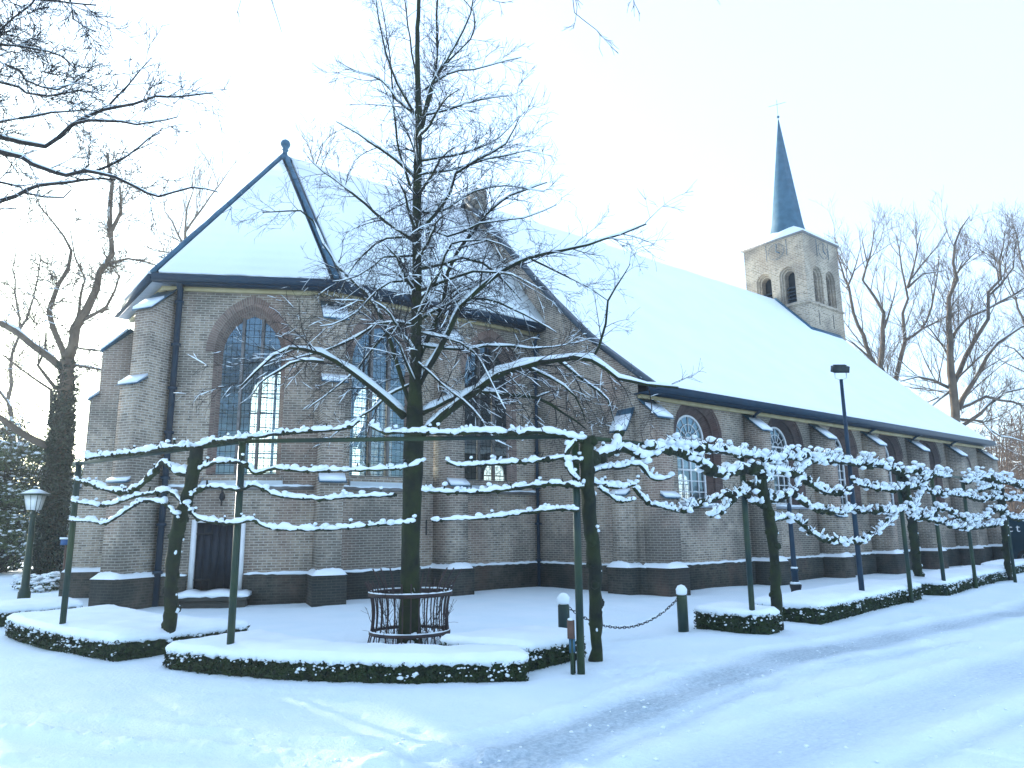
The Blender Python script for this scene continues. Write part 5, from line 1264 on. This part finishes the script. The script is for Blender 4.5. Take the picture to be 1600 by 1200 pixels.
T.finish('overhanging_tree', 'tree of which only thin hanging twig tips show along the top edge', tuple(root), 'bark')

def fartree(name, label, D, limbs, base, seed, mat='farbark', L=4.5, dens=.5, minr=.009, group=None, upb=.5, lev=2, snow=.9):
    global RNG
    RNG = random.Random(seed); T = Tree(minr=minr, snowamt=snow); px = D/F
    b = deep(*base, D); b0 = Vector((b.x, b.y, -.2)); hd = ground(base[0], 900) 
    T.wood.tube(crom([b0, b0.lerp(b, .5)+Vector((0, 0, 0)), b], 1.0, .03), [limbs[0][1]*px*1.5, limbs[0][1]*px*1.2, *([limbs[0][1]*px*1.1]*(len(crom([b0, b0.lerp(b, .5), b], 1.0))-2))], 8)
    for l, a, e in limbs:
        q, rr = T.limb(pxline(l, D, RNG.uniform(-1.5, 1.5)), a*px*.68, e*px*.4, step=.8, jit=.12, n=6, cover=.8, hi=.13, lo=.04)
        T.sprout(q, rr, dens*2.3, L*1.1, lev, spread=.75, upb=upb, fwd=.8, cover=.4, t0=.05, seg=.6, ratio=.6, cm=1.25)
    return T.finish(name, label, (b.x, b.y, 0), mat, group=group)
GT = 'tall bare trees behind the church'
fartree('bare_tree', 'tall bare tree behind the nave roof, just right of the church tower', 52, [([(1395, 640), (1392, 600), (1378, 573), (1382, 513), (1373, 473), (1348, 437), (1352, 410), (1347, 375)], 8, 1.5), ([(1392, 610), (1413, 533), (1412, 487), (1418, 450), (1407, 417), (1400, 367)], 6.5, 1.5), ([(1385, 600), (1360, 560), (1340, 507), (1323, 450), (1313, 417), (1303, 370)], 6, 1.2),
 ([(1413, 533), (1440, 513), (1480, 497), (1510, 480)], 4, 1), ([(1418, 450), (1443, 427), (1477, 423)], 3, 1), ([(1382, 513), (1395, 470), (1402, 440)], 3, 1), ([(1348, 437), (1360, 400), (1365, 360)], 3, 1), ([(1418, 450), (1428, 410), (1440, 360)], 3, 1), ([(1323, 450), (1340, 410), (1345, 385)], 2.5, 1), ([(1360, 560), (1335, 540), (1322, 530)], 3, 1), ([(1440, 513), (1460, 460), (1468, 400)], 3, 1)], (1395, 640), 70, group=GT, L=4.2, dens=.6)
fartree('bare_tree', 'tall bare tree with forked, snow-lined boughs near the right edge, behind the nave end', 44, [([(1493, 690), (1490, 640), (1487, 600), (1483, 533), (1483, 467), (1493, 437), (1490, 383), (1515, 338)], 11, 1.5), ([(1490, 600), (1520, 533), (1540, 497), (1547, 460), (1563, 433), (1567, 383), (1570, 360)], 7, 1.5), ([(1497, 640), (1530, 583), (1557, 533), (1600, 513), (1640, 500)], 7, 2),
 ([(1487, 608), (1460, 596), (1433, 591), (1407, 596)], 4, 1.5), ([(1495, 670), (1530, 645), (1575, 615), (1620, 600)], 5, 2), ([(1487, 530), (1510, 497), (1540, 485), (1600, 452), (1640, 430)], 4, 1.5), ([(1484, 560), (1460, 520), (1440, 500)], 3, 1), ([(1483, 470), (1500, 420), (1530, 390)], 3, 1), ([(1495, 640), (1540, 622), (1600, 632), (1650, 620)], 4, 2), ([(1500, 655), (1530, 655), (1560, 680), (1600, 690)], 3, 1), ([(1487, 610), (1450, 640), (1430, 650)], 3, 1), ([(1547, 460), (1580, 420), (1590, 370)], 3, 1)], (1493, 700), 71, group=GT, L=3.6, dens=.75)
fartree('bare_tree', 'bare tree cut by the right edge, its crown spreading over the brown wood', 60, [([(1640, 720), (1630, 600), (1620, 500), (1600, 430), (1590, 370)], 9, 1.5), ([(1630, 600), (1600, 560), (1570, 540)], 4, 1), ([(1620, 500), (1640, 430), (1630, 360)], 4, 1), ([(1625, 560), (1590, 480), (1565, 400)], 4, 1)], (1640, 720), 72, group=GT, L=5, dens=.6)
fartree('bare_tree', 'faint bare crown peeking over the choir roof right of the finial', 48, [([(485, 330), (487, 280), (488, 250), (478, 215)], 2.5, .8), ([(487, 275), (500, 245), (505, 225)], 2, .8)], (485, 330), 73, group=GT, L=2.5, dens=.8, minr=.012)
fartree('bare_tree', 'bare tree far behind the left slope of the choir roof', 50, [([(300, 460), (293, 400), (290, 350), (300, 300), (305, 260)], 4, 1), ([(292, 390), (270, 350), (255, 310)], 3, 1), ([(291, 360), (320, 320), (340, 290), (370, 250)], 3, 1), ([(293, 400), (240, 390), (210, 370)], 2.5, 1)], (300, 460), 74, group=GT, L=4, dens=.7, minr=.009)
fartree('bare_tree', 'bare tree at the far left, behind the ivy-clad trunk', 42, [([(10, 820), (20, 700), (15, 600), (30, 500), (20, 420), (30, 360)], 7, 1.2), ([(18, 640), (-20, 560), (-30, 480)], 4, 1), ([(28, 520), (60, 440), (62, 380)], 3.5, 1)], (10, 820), 75, group=GT, L=4, dens=.6, minr=.009)

# evergreen shrubs on the left
def shrub(label, c, rx, rz_, n, seed, mat='shrub', name='evergreen_shrub', leaf=.075, cat='shrub', snow=.25):
    global RNG
    RNG = random.Random(seed); o = thing(name, label, cat, (c[0], c[1], 0), 'shrubs beside the churchyard'); m = MB(); s_ = MB(); st = MB()
    for k in range(int(n/160)):
        d = Vector((RNG.gauss(0, .5), RNG.gauss(0, .5), 0)); z = RNG.random()**.8; p = Vector((c[0], c[1], 0))+Vector((d.x*rx, d.y*rx, z*rz_*2*.9)); w_ = .32*rx*(1-.45*z)+.15
        if RNG.random() < .5: st.tube([(c[0]+d.x*.2, c[1]+d.y*.2, 0), p], .03, 4)
        leafball(m, p, w_, w_*.7, 160, leaf)
        for _ in range(int(30*snow)): 
            q = p+Vector((RNG.gauss(0, w_*.5), RNG.gauss(0, w_*.5), w_*RNG.uniform(-.1, .7))); s_.blob(q, RNG.uniform(.04, .12), 5, .4, .4)
    m.build('foliage', mat, o); s_.build('snow', 'snow', o, smooth=True); st.build('stem', 'bark', o)
    return o
G_ = lambda x, d: (deep(x, 800, d).x, deep(x, 800, d).y)
shrub('tall dark evergreen shrub dusted with snow at the left edge', G_(-5, 32), 2.2, 3.15, 30000, 80, snow=.5)
shrub('evergreen shrub dusted with snow, between the ivy-clad trunk and the choir', G_(112, 36), 1.8, 2.6, 13000, 81, snow=.8)
shrub('wide evergreen shrub added mostly out of view at left to shade the foreground', G_(-95, 32), 3.0, 3.8, 26000, 82, snow=.5)  # extra mass added mostly past the left edge, blocking low sun
shrub('low brown-leaved bush in the sun behind the street lantern', G_(140, 32), .9, .5, 2500, 83, mat='bed', name='low_bush', leaf=.05, snow=.3)
shrub('low sprawling green plants poking through snow beside the ivy-clad trunk', G_(75, 22.5), .8, .17, 2200, 84, mat='shrub', name='low_bush', leaf=.035, snow=.9)
# the brown wood beyond the churchyard: an uncountable mass of stems
RNG = random.Random(90)
T = Tree(minr=.02)
def wood(label, spots, hgt, mat, seed):
    global RNG
    RNG = random.Random(seed); T = Tree(minr=.025)
    for x, y in spots:
        h = hgt*RNG.uniform(.7, 1.1); b = Vector((x, y, -.1)); q, rr = T.limb([b, b+Vector((RNG.uniform(-.4, .4), RNG.uniform(-.4, .4), h*.5)), b+Vector((RNG.uniform(-1, 1), RNG.uniform(-1, 1), h))], RNG.uniform(.06, .14), .03, step=2, n=4, jit=.15, cover=.2)
        T.sprout(q, rr, 1.3, 3.0, 1, spread=1., upb=.3, fwd=.5, cover=.5, seg=.9, t0=.0, zflat=.5)
    o = thing('wood', label, 'wood', (spots[0][0], spots[0][1], 0)); o['kind'] = 'stuff'
    T.wood.build('trunks', mat, o); T.crown.build('twigs', mat, o); T.snow.build('snow', 'snow', o, smooth=True)
spots = [G_(RNG.uniform(1500, 1800), RNG.uniform(52, 78)) for _ in range(150)]
wood('mass of brown undergrowth and thin stems beyond the end of the nave', spots, 10, 'brownbark', 91)
spots = [G_(RNG.uniform(-500, 260), RNG.uniform(62, 95)) for _ in range(90)]
wood('distant grey wood closing the view on the left, behind the shrubs', spots, 6, 'farbark', 92)

# thin volume added to lift the darks, in place of lens glare
hz, hnt, hb = newmat('glare_air'); hnt.nodes.remove(hb)
pv = hnt.nodes.new('ShaderNodeVolumePrincipled'); pv.inputs['Color'].default_value = (.80, .92, 1, 1); pv.inputs['Density'].default_value = GLARE; pv.inputs['Anisotropy'].default_value = .3
hnt.links.new(pv.outputs[0], hnt.nodes['Material Output'].inputs['Volume'])
m = MB(); m.box((20, 35, 19), (260, 200, 42)); ho = m.build('glare_veil', hz); ho['kind'] = 'stuff'; ho['label'] = 'thin pale volume added over the whole churchyard, lifting the darks like lens glare'; ho['category'] = 'glare_veil'
